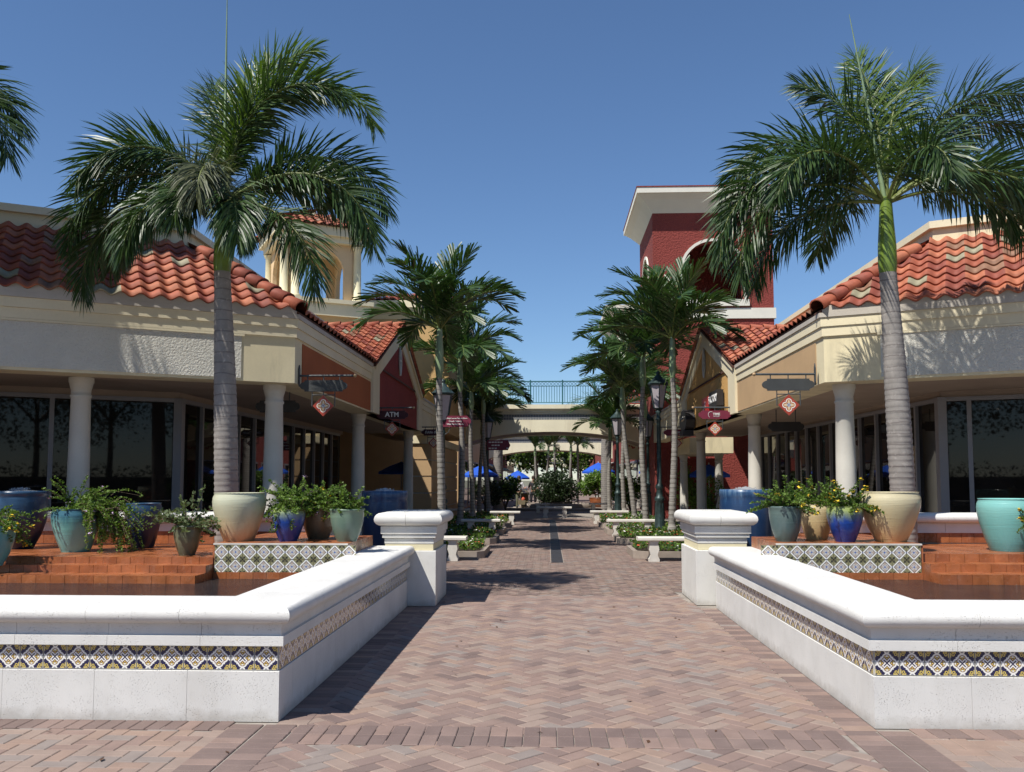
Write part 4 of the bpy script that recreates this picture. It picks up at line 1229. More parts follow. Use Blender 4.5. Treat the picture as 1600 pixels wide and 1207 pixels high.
# far shops lining the walk
def far_shop(x0, x1, y0, y1, h, m, label, face, bays, awn=None, doorm=None):
    root = thing('far_shop', label, 'building', ((x0 + x1) / 2, (y0 + y1) / 2, 0), group='shops lining the far walk')
    pin(MB().box(x0, y0, 0, x1, y1, h).obj('wall', m, root))
    pin(MB().box(x0 - .2, y0 - .2, h, x1 + .2, y1 + .2, h + .3).obj('cornice', M_creamtrim, root))
    xf = x1 if face < 0 else x0; sg = 1 if face < 0 else -1
    L_ = (y1 - y0) / bays
    for k in range(bays):
        ya = y0 + k * L_ + .4; yb_ = y0 + (k + 1) * L_ - .4
        fr = pin(MB().box(xf, ya, .1, xf + sg * .05, yb_, 2.6).obj('window', M_frame, root))
        for j in range(2):
            MB().box(xf + sg * .052, ya + .08 + j * (yb_ - ya - .08) / 2, .25, xf + sg * .07, ya + (j + 1) * (yb_ - ya - .08) / 2, 2.5).obj('pane', M_glass, fr)
        if awn:
            mb = MB(); mb.yprism([(xf, 2.9), (xf + sg * 1.0, 2.45), (xf + sg * 1.0, 2.35), (xf, 2.8)], ya - .1, yb_ + .1); pin(mb.obj('awning', awn, root))
    return root
far_shop(-12, -4.4, 44, 63, 5.0, M_tanw, 'tan far shop on the left beyond the first bridge', -1, 4)
far_shop(-12, -4.9, 67.5, 108, 4.6, M_towerred, 'long red far shop on the left beyond the second bridge', -1, 6, M_board)
far_shop(-12, -5.6, 113.5, 149, 5, M_tanw, 'tan shop at the far left end of the walk', -1, 4)
far_shop(4.9, 12, 44, 63, 5.1, M_towerred, 'red far shop on the right beyond the first bridge', 1, 4, None)
far_shop(5.0, 12, 67.5, 108, 4.6, M_towerred, 'long red far shop on the right beyond the second bridge', 1, 6, M_bench)
far_shop(6.4, 12, 113.5, 149, 5, M_cream, 'cream shop at the far right end of the walk', 1, 4)
# red script sign under the second bridge, right
so_ = thing('wall_sign', 'red script sign on the cream wall behind the thin palms, right of the walk', 'sign', (4.6, 43.3, 3.0))
pin(MB().box(3.62, 43.1, 2.72, 6.6, 43.5, 3.5).box(3.62, 43.1, 2.5, 6.6, 43.5, 2.715).obj('sign_panel', M_cream, so_))
mb = MB(); mb.tube([(-.72 + k * .06, -.22, .12 + .13 * math.sin(k * 1.35) * (1.2 if k < 3 else .75)) for k in range(26)], .035, 5); mb.obj('script_lettering', M_redsign, so_)

# ================================================================== FOLIAGE BUILDERS
def leaf_cloud(mb, c, rad, n, size, mis, rng, squash=1.0, clumps=0, up=.35, droop=0.0):
    cl = [Vector((rng.gauss(0, .55), rng.gauss(0, .55), rng.gauss(0, .5))) for _ in range(clumps)] if clumps else None
    for _ in range(n):
        if cl:
            k = rng.choice(cl); p = Vector((k.x + rng.gauss(0, .22), k.y + rng.gauss(0, .22), k.z + rng.gauss(0, .22)))
        else:
            p = Vector((rng.gauss(0, 1), rng.gauss(0, 1), rng.gauss(0, 1))).normalized() * rng.uniform(.45, 1.0) ** .7
        if p.length > 1.15: p = p.normalized() * rng.uniform(.8, 1.15)
        p = Vector((c[0] + p.x * rad[0], c[1] + p.y * rad[1], c[2] + p.z * rad[2]))
        d = Vector((rng.uniform(-1, 1), rng.uniform(-1, 1), rng.uniform(-.5, 1))).normalized()
        s_ = Vector((rng.uniform(-1, 1), rng.uniform(-1, 1), rng.uniform(-.4, .4))); s_ = (s_ - d * s_.dot(d)).normalized()
        L_ = size * rng.uniform(.6, 1.3); W_ = L_ * .30
        mi = rng.choice(mis)
        mb.add([p, p + d * L_ * .5 + s_ * W_, p + d * L_, p + d * L_ * .5 - s_ * W_], [(0, 1, 2, 3)], mi)
def sprigs(mb, base, n, L_, spread, leaf, mis, rng, stem_mi=None, dirs=None, droop=.4, nl=18, flower=None, fprob=.3, fsize=.024):
    """arching sprigs carrying small leaves, flowers at tips"""
    for _ in range(n):
        az = rng.uniform(0, 2 * PI); el = rng.uniform(.25, 1.35)
        d = Vector((math.cos(az) * math.cos(el), math.sin(az) * math.cos(el), math.sin(el)))
        if dirs: d = (d + Vector(dirs)).normalized()
        p = Vector(base) + Vector((rng.uniform(-1, 1) * spread, rng.uniform(-1, 1) * spread, 0))
        l_ = L_ * rng.uniform(.5, 1.2); st = l_ / nl; pts = [p.copy()]
        for k in range(nl):
            d = (d + Vector((rng.uniform(-.12, .12), rng.uniform(-.12, .12), -droop * .12 + rng.uniform(-.06, .06)))).normalized()
            p = p + d * st; pts.append(p.copy())
            for q in range(4):
                a = Vector((rng.uniform(-1, 1), rng.uniform(-1, 1), rng.uniform(-.3, .9))).normalized()
                s_ = a.cross(Vector((rng.uniform(-1, 1), rng.uniform(-1, 1), rng.uniform(-1, 1)))).normalized()
                W_ = leaf * .30 * rng.uniform(.8, 1.2); LL = leaf * rng.uniform(.6, 1.25)
                mb.add([p, p + a * LL * .5 + s_ * W_, p + a * LL, p + a * LL * .5 - s_ * W_], [(0, 1, 2, 3)], rng.choice(mis))
        if stem_mi is not None: mb.tube([pts[0], pts[nl // 2], pts[-1]], [.005, .004, .002], 3, stem_mi)
        if flower is not None and rng.random() < fprob:
            for q in range(7):
                c_ = pts[-1] + Vector((rng.uniform(-1, 1), rng.uniform(-1, 1), rng.uniform(-.3, 1))) * fsize
                a = Vector((rng.uniform(-1, 1), rng.uniform(-1, 1), rng.uniform(-.4, .4))).normalized() * fsize * .6; b_ = a.cross(Vector((rng.uniform(-.3, .3), rng.uniform(-.3, .3), 1))).normalized() * fsize * .6
                mb.add([c_ - a, c_ + b_, c_ + a, c_ - b_], [(0, 1, 2, 3)], flower)

def frond_mesh(name, L, e0, bend, n, lw, ll, plum, rng, mats_, droop=.35, a0=75, a1=28, blunt=False, vup=0.0, start=.16, power=1.25, side=0.0, rr=.018):
    """one feather palm leaf, base at the origin, growing towards +X and bending over; mats_=[rachis, leaf]"""
    mb = MB(); N = 22; pts = []; p = Vector((0, 0, 0)); tans = []; sw = 0
    for i in range(N + 1):
        t = i / N; e = R(e0 - bend * t ** power); az = side * t * t
        d = Vector((math.cos(e) * math.cos(az), math.cos(e) * math.sin(az), math.sin(e))); tans.append(d); pts.append(p.copy()); p = p + d * (L / N)
    mb.tube(pts[::2], [rr * (1 - .85 * i / (N / 2)) + .002 for i in range(N // 2 + 1)], 5, 0)
    for k in range(n):
        t = start + (1 - start) * (k + rng.uniform(0, .6)) / n
        x = t * N; i = min(N - 1, int(x)); fr = x - i
        P = pts[i].lerp(pts[i + 1], fr); T = tans[i]; B0 = Vector((-T.y, T.x, 0)); B0 = B0.normalized() if B0.length > .05 else Vector((0, 1, 0)); Nn = T.cross(B0) * 1; Nn = Nn if Nn.z > 0 or T.z > .9 else -Nn
        prof = min(1, .45 + 2.2 * (t - start)) * (1 - .55 * max(0, (t - .6) / .4) ** 1.5)
        for sgn in (-1, 1):
            al = R(a0 + (a1 - a0) * t + rng.uniform(-7, 7)); pl = R(vup + rng.uniform(-plum, plum))
            d = (B0 * sgn * math.cos(pl) + Nn * math.sin(pl)) * math.sin(al) + T * math.cos(al)
            l_ = ll * prof * rng.uniform(.85, 1.1); w_ = lw * (.75 + .25 * prof)
            seg = 3; q = P.copy(); wv = (T - d * T.dot(d)); wv = wv.normalized() if wv.length > .1 else Nn
            wv = (wv + Nn * rng.uniform(-.5, .5)).normalized()
            vs = [q - wv * w_ * .22, q + wv * w_ * .22]
            for s_ in range(1, seg + 1):
                d = (d + Vector((0, 0, -droop * (s_ / seg) * rng.uniform(.7, 1.3)))).normalized(); q = q + d * l_ / seg
                wv = (wv - d * wv.dot(d)).normalized()
                if s_ < seg: vs += [q - wv * w_ * .5, q + wv * w_ * .5]
                elif blunt: vs += [q - wv * w_ * .42 - d * l_ * .04, q + wv * w_ * .42]
                else: vs += [q]
            f = [(0, 1, 3, 2), (2, 3, 5, 4)] + ([(4, 5, 7, 6)] if blunt else [(4, 5, 6)])
            mb.add(vs, f, 1)
    return mb.mesh(name, mats_)

# ================================================================== ROYAL PALMS
def royal(x, y, ztrunk, zshaft, lean, fr, label, seed, spear=None, r0=.15, rtop=.108, z0=0.0, k=1.0):
    rng = random.Random(seed); ztrunk -= z0; zshaft -= z0; r0 *= k; rtop *= k
    root = thing('royal_palm', label, 'palm tree', (x, y, z0), group='tall royal palms at the fountains')
    mb = MB(); prof = []; N = 46
    for i in range(N + 1):
        t = i / N; z = t * ztrunk; r = r0 + (rtop - r0) * t + .018 * math.sin(PI * min(1, t * 1.1)) 
        prof.append((r, z)); 
        if i < N: prof.append((r * 1.035, z + ztrunk / N * .45)); prof.append((r * .985, z + ztrunk / N * .9))
    mb.lathe(prof, (0, 0, 0), 18, jit=.006)
    mb.v = [(vx + lean * (vz / ztrunk) ** 1.4, vy, vz) for vx, vy, vz in mb.v]
    mb.obj('trunk', M_rtrunk, root)
    mb = MB(); h = zshaft - ztrunk
    mb.lathe([(rtop * 1.0, 0), (rtop * 1.12, h * .1), (rtop * 1.08, h * .35), (rtop * .86, h * .7), (rtop * .7, h)], (lean, 0, ztrunk), 14)
    mb.obj('crownshaft', M_crownshaft, root)
    for (az, e0, bend, L_, opt) in fr:
        m = M_frond
        if opt.get('y'): m = M_frondy
        if opt.get('dry'): m = M_fronddry
        me = frond_mesh('frond', L_ * k, e0, bend, opt.get('n', 180), .020, opt.get('ll', .66) * k, opt.get('pl', 66), rng, [M_rachis, m], droop=opt.get('dr', .20), power=opt.get('pw', 1.2), side=opt.get('side', 0), rr=.024)
        link('frond', me, root, (lean + .03 * math.cos(R(az)), .03 * math.sin(R(az)), zshaft - .06), R(az))
    if spear:
        mb = MB(); mb.tube([(lean, 0, zshaft - .1), (lean + spear[0] * .5, 0, zshaft + spear[1] * .5), (lean + spear[0], 0, zshaft + spear[1])], [.03, .018, .004], 6)
        mb.obj('spear_leaf', M_crownpale, root)
    return root
royal(-3.97, 11.0, 4.14, 5.08, -.13, [
    (6, 89, 168, 3.45, dict(y=1, pw=1.55)), (350, 86, 150, 2.9, dict(pw=1.7)), (70, 88, 40, 2.6, dict(y=1)), (120, 86, 50, 2.4, dict()), (20, 86, 65, 2.8, dict(y=1, pw=1.8)),
    (174, 60, 158, 2.75, dict(pw=1.3)), (188, 40, 135, 2.7, dict()), (181, 18, 122, 2.8, dict(dr=.34)), (165, 26, 115, 2.4, dict()), (200, 62, 140, 2.4, dict()),
    (2, 48, 128, 2.8, dict(pw=1.35)), (-12, 34, 124, 2.85, dict()), (-25, -4, 85, 2.3, dict(dr=.34)), (16, 40, 115, 2.4, dict()), (30, 50, 130, 2.4, dict()),
    (-85, 45, 140, 1.6, dict(dry=1, dr=.4)), (-105, 20, 110, 1.3, dict(dr=.5)), (-62, 5, 90, 1.7, dict(dr=.5)), (225, 8, 100, 1.8, dict(dr=.5)),
    (100, 50, 120, 2.2, dict())],
    'tall royal palm left of the path with drooping crown before the left shops', 11, spear=(-.02, 2.75), z0=.70, k=.92)
royal(4.28, 11.0, 4.05, 4.99, -.11, [
    (95, 89, 40, 2.6, dict(y=1)), (40, 87, 75, 2.6, dict(y=1, pw=1.8)), (140, 86, 60, 2.4, dict()),
    (168, 68, 152, 2.85, dict(pw=1.3)), (184, 50, 150, 3.05, dict()), (190, 36, 132, 3.1, dict(dr=.3)), (194, 24, 122, 2.9, dict(dr=.34)), (176, 8, 95, 2.3, dict(dr=.34)), (210, 50, 130, 2.4, dict()),
    (12, 66, 98, 3.3, dict(pw=1.6)), (16, 58, 90, 3.0, dict(pw=1.5)), (-4, 42, 125, 2.85, dict()), (4, 22, 105, 2.7, dict(dr=.34)), (-22, 34, 120, 2.5, dict()), (20, 46, 120, 2.7, dict()),
    (-80, 55, 135, 1.8, dict()), (100, 40, 110, 2.3, dict())],
    'tall royal palm right of the path with bright green crownshaft before the right shops', 23, spear=(-.38, 2.35), z0=.74, k=.92)
royal(-8.62, 10.2, 4.7, 5.95, 0, [(0, 42, 130, 2.8, dict()), (-14, 25, 115, 2.7, dict()), (12, 58, 135, 2.7, dict()), (180, 45, 110, 2.6, dict()), (90, 60, 100, 2.4, dict()), (-90, 55, 110, 2.4, dict())],
    'royal palm whose frond tips reach in at the upper left edge', 31)
# two stout palms beyond the first bridge
for (x, y, lab) in ((2.95, 45.6, 'stout grey palm trunk beyond the first bridge, right of the walk'), (-2.6, 47.0, 'stout grey palm trunk beyond the first bridge, left of the walk')):
    royal(x, y, 4.6, 5.3, 0, [(a, 45, 110, 2.2, dict(n=36)) for a in range(0, 360, 60)], lab, 5, r0=.27, rtop=.2)

# ================================================================== SMALL PALMS
rng = random.Random(5)
SF = [frond_mesh('frond', L_, e, b, 62, .034, .58, 18, rng, [M_rachis, M_frond2], droop=.10, a0=62, a1=24, blunt=True, vup=18, start=.14, power=1.5, rr=.02)
      for (L_, e, b) in ((2.0, 84, 25), (2.05, 75, 62), (2.0, 66, 80), (1.9, 54, 88), (1.75, 30, 85), (2.0, 80, 45))]
def small_palm(x, y, zt, zs, label, seed, sc_=1.0, lean=0, r0=.075, nf=17):
    rng = random.Random(seed)
    root = thing('christmas_palm', label, 'palm tree', (x, y, .1), group='slender palms in the flower beds')
    mb = MB(); N = 30; prof = []
    for i in range(N + 1):
        t = i / N; r = r0 * (1.25 - .45 * t) if t > .06 else r0 * 1.5
        prof.append((r, t * zt))
        if i < N: prof.append((r * 1.07, (t + .5 / N) * zt)); prof.append((r * .96, (t + .92 / N) * zt))
    mb.lathe(prof, (0, 0, 0), 10, jit=.012)
    ph = rng.uniform(0, 6)
    mb.v = [(vx + lean * (vz / zt) + .05 * math.sin(vz * 1.1 + ph) - .05 * math.sin(ph), vy, vz) for vx, vy, vz in mb.v]
    mb.obj('trunk', M_strunk, root)
    lx = lean + .05 * math.sin(zt * 1.1 + ph) - .05 * math.sin(ph)
    mb = MB(); h = zs - zt
    mb.lathe([(r0 * .85, 0), (r0 * 1.25, h * .18), (r0 * 1.2, h * .45), (r0 * .7, h)], (lx, 0, zt), 10); mb.obj('crownshaft', M_crownpale, root)
    a0 = rng.uniform(0, 60)
    for k in range(nf):
        me = SF[0] if k == 0 else (SF[rng.choice((1, 5))] if k < 4 else (SF[2] if k < 7 else SF[rng.choice((3, 4))]))
        o = link('frond', me, root, (lx, 0, zs - .12), R(a0 + k * 137.5 + rng.uniform(-12, 12)))
        q = 1.14 * sc_ * rng.uniform(.90, 1.08); o.scale = (q, q, q)
    if rng.random() < .7:
        mb = MB()
        for q in range(5):
            a = rng.uniform(0, 6.28); mb.tube([(lx, 0, zt + .02), (lx + .16 * math.cos(a), .16 * math.sin(a), zt - .02), (lx + .26 * math.cos(a), .26 * math.sin(a), zt - .30)], [.012, .008, .003], 4)
        mb.obj('seed_stalk', M_frondy, root)
    return root
PL = [(-2.28, 19.0, 3.6, 4.75, 'first slender palm left of the path, in front of the lamp post', 1, .90, .05),
      (-2.52, 25.6, 3.95, 4.95, 'second slender palm left of the path, behind the maroon arrow sign', 2, .95, .0),
      (-2.62, 31.3, 3.9, 4.6, 'third slender palm left of the path', 3, .95, .02),
      (-2.30, 35.0, 4.0, 4.8, 'fourth slender palm left of the path, beside the farther lamp', 4, .95, -.15),
      (-2.9, 38.0, 3.3, 4.0, 'fifth slender palm left of the path, just before the bridge', 5, .9, .05),
      (3.10, 22.7, 4.0, 5.1, 'first slender palm right of the path, right of the tall lamp post', 6, 1.0, .0),
      (2.80, 25.8, 4.1, 5.05, 'second slender palm right of the path, left of the tall lamp post', 7, 1.0, -.02),
      (2.85, 29.6, 3.75, 4.55, 'third slender palm right of the path', 8, .95, -.30),
      (3.02, 35.6, 3.9, 4.7, 'fourth slender palm right of the path', 9, .95, .0),
      (2.62, 38.2, 3.1, 3.8, 'short slender palm on the right just before the bridge', 10, .9, .0),
      (3.5, 33.0, 3.7, 4.5, 'slender palm right of the path close to the red tower wall', 12, .9, .05)]
for a in PL: small_palm(*a)
for i, (x, y, z) in enumerate(((-.55, 56, 2.9), (.6, 58, 3.2), (1.35, 55, 3.0), (1.9, 59, 3.1), (-.1, 61, 3.1))):
    small_palm(x, y, z, z + .6, ('leftmost', 'middle', 'third', 'rightmost', 'hindmost')[i] + ' thin palm of the clump seen under the second bridge', 40 + i, .8, .1 * (i - 2), nf=9)

# ================================================================== POTS AND THEIR PLANTS
def pot(x, y, z, r, h, rb, mat_, label, lipc=None, kind='jar', seed=0, soil=True):
    root = thing('glazed_pot', label, 'pot', (x, y, z), group='glazed pots round the fountains')
    if kind == 'tall':
        pr = [(rb * .97, 0), (rb, .01), (rb + (r - rb) * .55, h * .25), (rb + (r - rb) * .90, h * .5), (r, h * .72), (r * .985, h * .88), (r * .965, h * .915), (r * .99, h * .93), (r * 1.0, h * .97), (r * .98, h), (r * .90, h), (r * .88, h * .95)]
    elif kind == 'jar':       # bulging shoulders, slightly drawn-in mouth
        pr = [(rb * .97, 0), (rb, .01), (rb + (r - rb) * .40, h * .25), (rb + (r - rb) * .74, h * .5), (rb + (r - rb) * .95, h * .70), (r, h * .82), (r * .985, h * .90), (r * .93, h * .965), (r * .93, h * .985), (r * .955, h), (r * .90, h * 1.0), (r * .87, h * .97), (r * .84, h * .9)]
    else:                   # open tapering planter with rim
        pr = [(rb * .97, 0), (rb, .01), (rb + (r - rb) * .52, h * .30), (rb + (r - rb) * .84, h * .6), (r * .975, h * .82), (r * .97, h * .93), (r, h * .955), (r * 1.0, h * .99), (r * .97, h), (r * .90, h * .99), (r * .88, h * .93)]
    mb = MB(); mb.lathe(pr, (0, 0, 0), 40, cap=True)
    b = mb.obj('pot_body', mat_, root)
    if soil: MB().lathe([(r * .86, h * .90), (r * .5, h * .925), (.01, h * .93)], (0, 0, 0), 16, cap=False).obj('soil', M_soil, root)
    return root
G_cream = mat_glaze('glaze_cream', (.50, .50, .36), (.56, .47, .29), (.45, .26, .13), .02, .42, .05)
G_cream2 = mat_glaze('glaze_sand', (.54, .47, .30), (.58, .45, .24), (.48, .32, .15), .02, .42, .05)
G_turq = mat_glaze('glaze_turquoise', (.04, .12, .16), (.16, .40, .36), (.16, .38, .36), .20, .39, .05)
G_turq2 = mat_glaze('glaze_aqua', (.20, .46, .42), (.15, .42, .40), (.12, .36, .36), .05, .45, .03)
G_navy = mat_glaze('glaze_navy', (.022, .06, .12), (.010, .025, .075), (.006, .010, .030), .12, .5, .10)
G_blue = mat_glaze('glaze_denim_blue', (.13, .20, .28), (.022, .065, .145), (.012, .036, .095), 1.22, 1.50, .22, .35)
G_cobalt = mat_glaze('glaze_cobalt_lime', (.25, .30, .09), (.015, .06, .30), (.01, .03, .18), .12, .335, .05)
G_sage = mat_glaze('glaze_sage', (.14, .20, .14), (.12, .19, .15), (.10, .16, .12), .05, .3, .03)
G_slate = mat_glaze('glaze_slate_green', (.09, .13, .12), (.075, .12, .12), (.06, .10, .09), .05, .3, .05)
G_brown = mat_glaze('glaze_brown_tan', (.16, .12, .08), (.17, .13, .08), (.12, .085, .05), .05, .3, .05)
G_olive = mat_glaze('glaze_olive', (.09, .10, .06), (.14, .15, .09), (.09, .10, .06), .05, .3, .06)
def bubbler(root, r, h, seed):
    rng = random.Random(seed); mb = MB()
    mb.lathe([(r * .9, h - .01), (r * .55, h), (r * .3, h + .015), (.01, h + .04)], (0, 0, 0), 24, cap=False, jit=.05)
    for _ in range(60):
        a = rng.uniform(0, 6.28); q = r * .4 * math.sqrt(rng.random()); z = h + .045 * rng.random() * (1 - q / r)
        s_ = rng.uniform(.004, .011); c = (q * math.cos(a), q * math.sin(a), z)
        mb.lathe([(.001, -s_), (s_, 0), (.001, s_)], c, 5, cap=False)
    mb.obj('bubbling_water', M_foam, root)
def shrub(x, y, z, label, parts, seed, cat='shrub', mats_=None, group='lantana shrubs growing in the pots'):
    rng = random.Random(seed); root = thing('potted_shrub', label, cat, (x, y, z), group=group)
    mb = MB()
    for q in parts: sprigs(mb, q.pop('base', (0, 0, 0)), rng=rng, **q)
    mats_ = mats_ or [M_lant, M_frondy, M_stem, M_fy, M_fp]
    mb.obj('foliage', mats_, root)
    return root
zB = .85
pot(-3.42, 9.86, zB, .290, .53, .165, G_cream, 'large cream jar at the left corner of the tiled block, before the tall palm')
pot(-2.86, 9.84, zB, .182, .355, .10, G_cobalt, 'cobalt blue pot with yellow-green rim, left fountain')
pot(-2.63, 10.25, zB, .19, .36, .12, G_brown, 'brown pot behind the cobalt pot, left fountain', kind='bowl')
pot(-2.21, 9.84, zB, .190, .355, .11, G_sage, 'sage green pot with brown rim between brown pot and tall blue jar', kind='bowl')
j = pot(-2.27, 12.45, 0, .318, 1.37, .23, G_blue, 'tall denim blue jar bubbling with water beside the left white pillar', kind='tall', soil=False); bubbler(j, .318, 1.37, 3)
j = pot(-6.36, 10.60, .70, .315, .69, .17, G_navy, 'tall dark blue jar bubbling with water at the left edge', kind='tall', soil=False); bubbler(j, .315, .69, 4)
pot(-5.44, 10.20, .70, .270, .49, .155, G_turq, 'turquoise jar with dark blue shoulder on the left steps')
pot(-4.93, 10.80, .70, .215, .54, .13, G_navy, 'dark blue jar half hidden by the trailing shrub, left fountain')
pot(-3.95, 9.74, .70, .150, .325, .085, G_olive, 'small olive pot with wispy plant on the left steps', kind='bowl')
pot(-5.80, 9.20, .63, .225, .42, .11, G_turq2, 'pale turquoise pot with yellow flowers at the left edge', kind='bowl')
j = pot(2.77, 12.72, 0, .365, 1.39, .26, G_blue, 'tall denim blue jar bubbling with water beside the right white pillar', kind='tall', soil=False); bubbler(j, .365, 1.39, 5)
pot(2.61, 10.02, zB, .182, .385, .11, G_slate, 'slate green pot with brown rim next to the right tall blue jar', kind='bowl')
pot(3.06, 10.42, zB, .19, .40, .12, G_cream2, 'small sand coloured pot behind the cobalt pot, right fountain')
pot(3.24, 9.98, zB, .195, .385, .105, G_cobalt, 'cobalt blue pot with yellow-green rim, right fountain')
pot(3.76, 10.06, zB, .318, .54, .165, G_cream2, 'large sand coloured jar below the right tall palm')
pot(5.11, 10.22, .74, .318, .575, .20, G_turq2, 'large aqua jar on the right steps')
pot(5.33, 9.92, .74, .16, .30, .10, G_navy, 'small dark pot at the right edge behind yellow flowers', kind='bowl')
def V(*a): return a
shrub(-5.40, 10.2, 1.17, 'leafy lilac-flowered shrub trailing over the turquoise jar', [
    dict(n=55, L_=.40, spread=.14, leaf=.032, mis=[0, 0, 1], stem_mi=2, flower=4, fprob=.18),
    dict(n=55, L_=.62, spread=.10, leaf=.032, mis=[0, 0, 1], stem_mi=2, dirs=(1.0, -.1, .05), droop=1.0, flower=4, fprob=.15, base=(.12, .0, 0)),
    dict(n=34, L_=.60, spread=.08, leaf=.032, mis=[0], stem_mi=2, dirs=(.9, .1, -.6), droop=1.6, base=(.24, 0, -.04))], 1)
shrub(-2.80, 9.9, 1.18, 'dense green shrub in the cobalt pot of the left fountain', [
    dict(n=95, L_=.36, spread=.13, leaf=.032, mis=[0, 0, 1], stem_mi=2, flower=4, fprob=.12),
    dict(n=40, L_=.34, spread=.1, leaf=.032, mis=[0, 1], stem_mi=2, dirs=(-.4, -.2, 0), droop=1.2, flower=4, fprob=.1)], 2)
shrub(-2.52, 10.2, 1.18, 'green shrub with few yellow flowers in the brown pot', [dict(n=75, L_=.32, spread=.12, leaf=.032, mis=[0, 0, 1], stem_mi=2, flower=3, fprob=.12)], 3)
shrub(-2.18, 9.84, 1.18, 'loose shrub leaning over the sage green pot', [dict(n=26, L_=.30, spread=.08, leaf=.032, mis=[0, 1], stem_mi=2, dirs=(.35, 0, 0), flower=3, fprob=.08), dict(n=14, L_=.30, spread=.05, leaf=.032, mis=[0, 1], stem_mi=2, dirs=(-.5, 0, 0))], 4)
shrub(-3.95, 9.74, .99, 'wispy grey-green plant in the small olive pot', [dict(n=20, L_=.42, spread=.04, leaf=.05, mis=[0], stem_mi=2, dirs=(-.5, 0, -.1), droop=.8, nl=9), dict(n=18, L_=.46, spread=.04, leaf=.05, mis=[0], stem_mi=2, dirs=(.8, 0, -.15), droop=.5, nl=9)], 5, mats_=[M_wispy, M_wispy, M_stem, M_fw, M_fw])
shrub(-5.80, 9.2, 1.02, 'yellow-flowered lantana at the left edge', [dict(n=70, L_=.36, spread=.12, leaf=.032, mis=[0, 1], stem_mi=2, dirs=(.25, -.1, 0), droop=1.0, flower=3, fprob=.35, fsize=.026)], 6)
shrub(2.62, 10.02, 1.21, 'bushy green shrub in the slate green pot', [dict(n=75, L_=.32, spread=.10, leaf=.032, mis=[0, 0, 1], stem_mi=2, flower=3, fprob=.1), dict(n=24, L_=.36, spread=.08, leaf=.032, mis=[0, 1], stem_mi=2, dirs=(.9, 0, 0), flower=3, fprob=.3)], 7)
shrub(3.06, 10.42, 1.22, 'green shrub in the small sand coloured pot', [dict(n=34, L_=.34, spread=.09, leaf=.032, mis=[0, 0, 1], stem_mi=2, dirs=(-.1, 0, .3), flower=3, fprob=.2)], 8)
shrub(3.26, 9.98, 1.21, 'yellow-flowered shrub in the right cobalt pot', [dict(n=56, L_=.30, spread=.10, leaf=.032, mis=[0, 1, 1], stem_mi=2, flower=3, fprob=.55, dirs=(.05, -.1, 0), fsize=.026)], 9)
shrub(5.33, 9.90, 1.03, 'yellow-flowered lantana at the right edge', [dict(n=46, L_=.28, spread=.08, leaf=.032, mis=[0, 1], stem_mi=2, dirs=(-.4, -.1, 0), flower=3, fprob=.45)], 10)

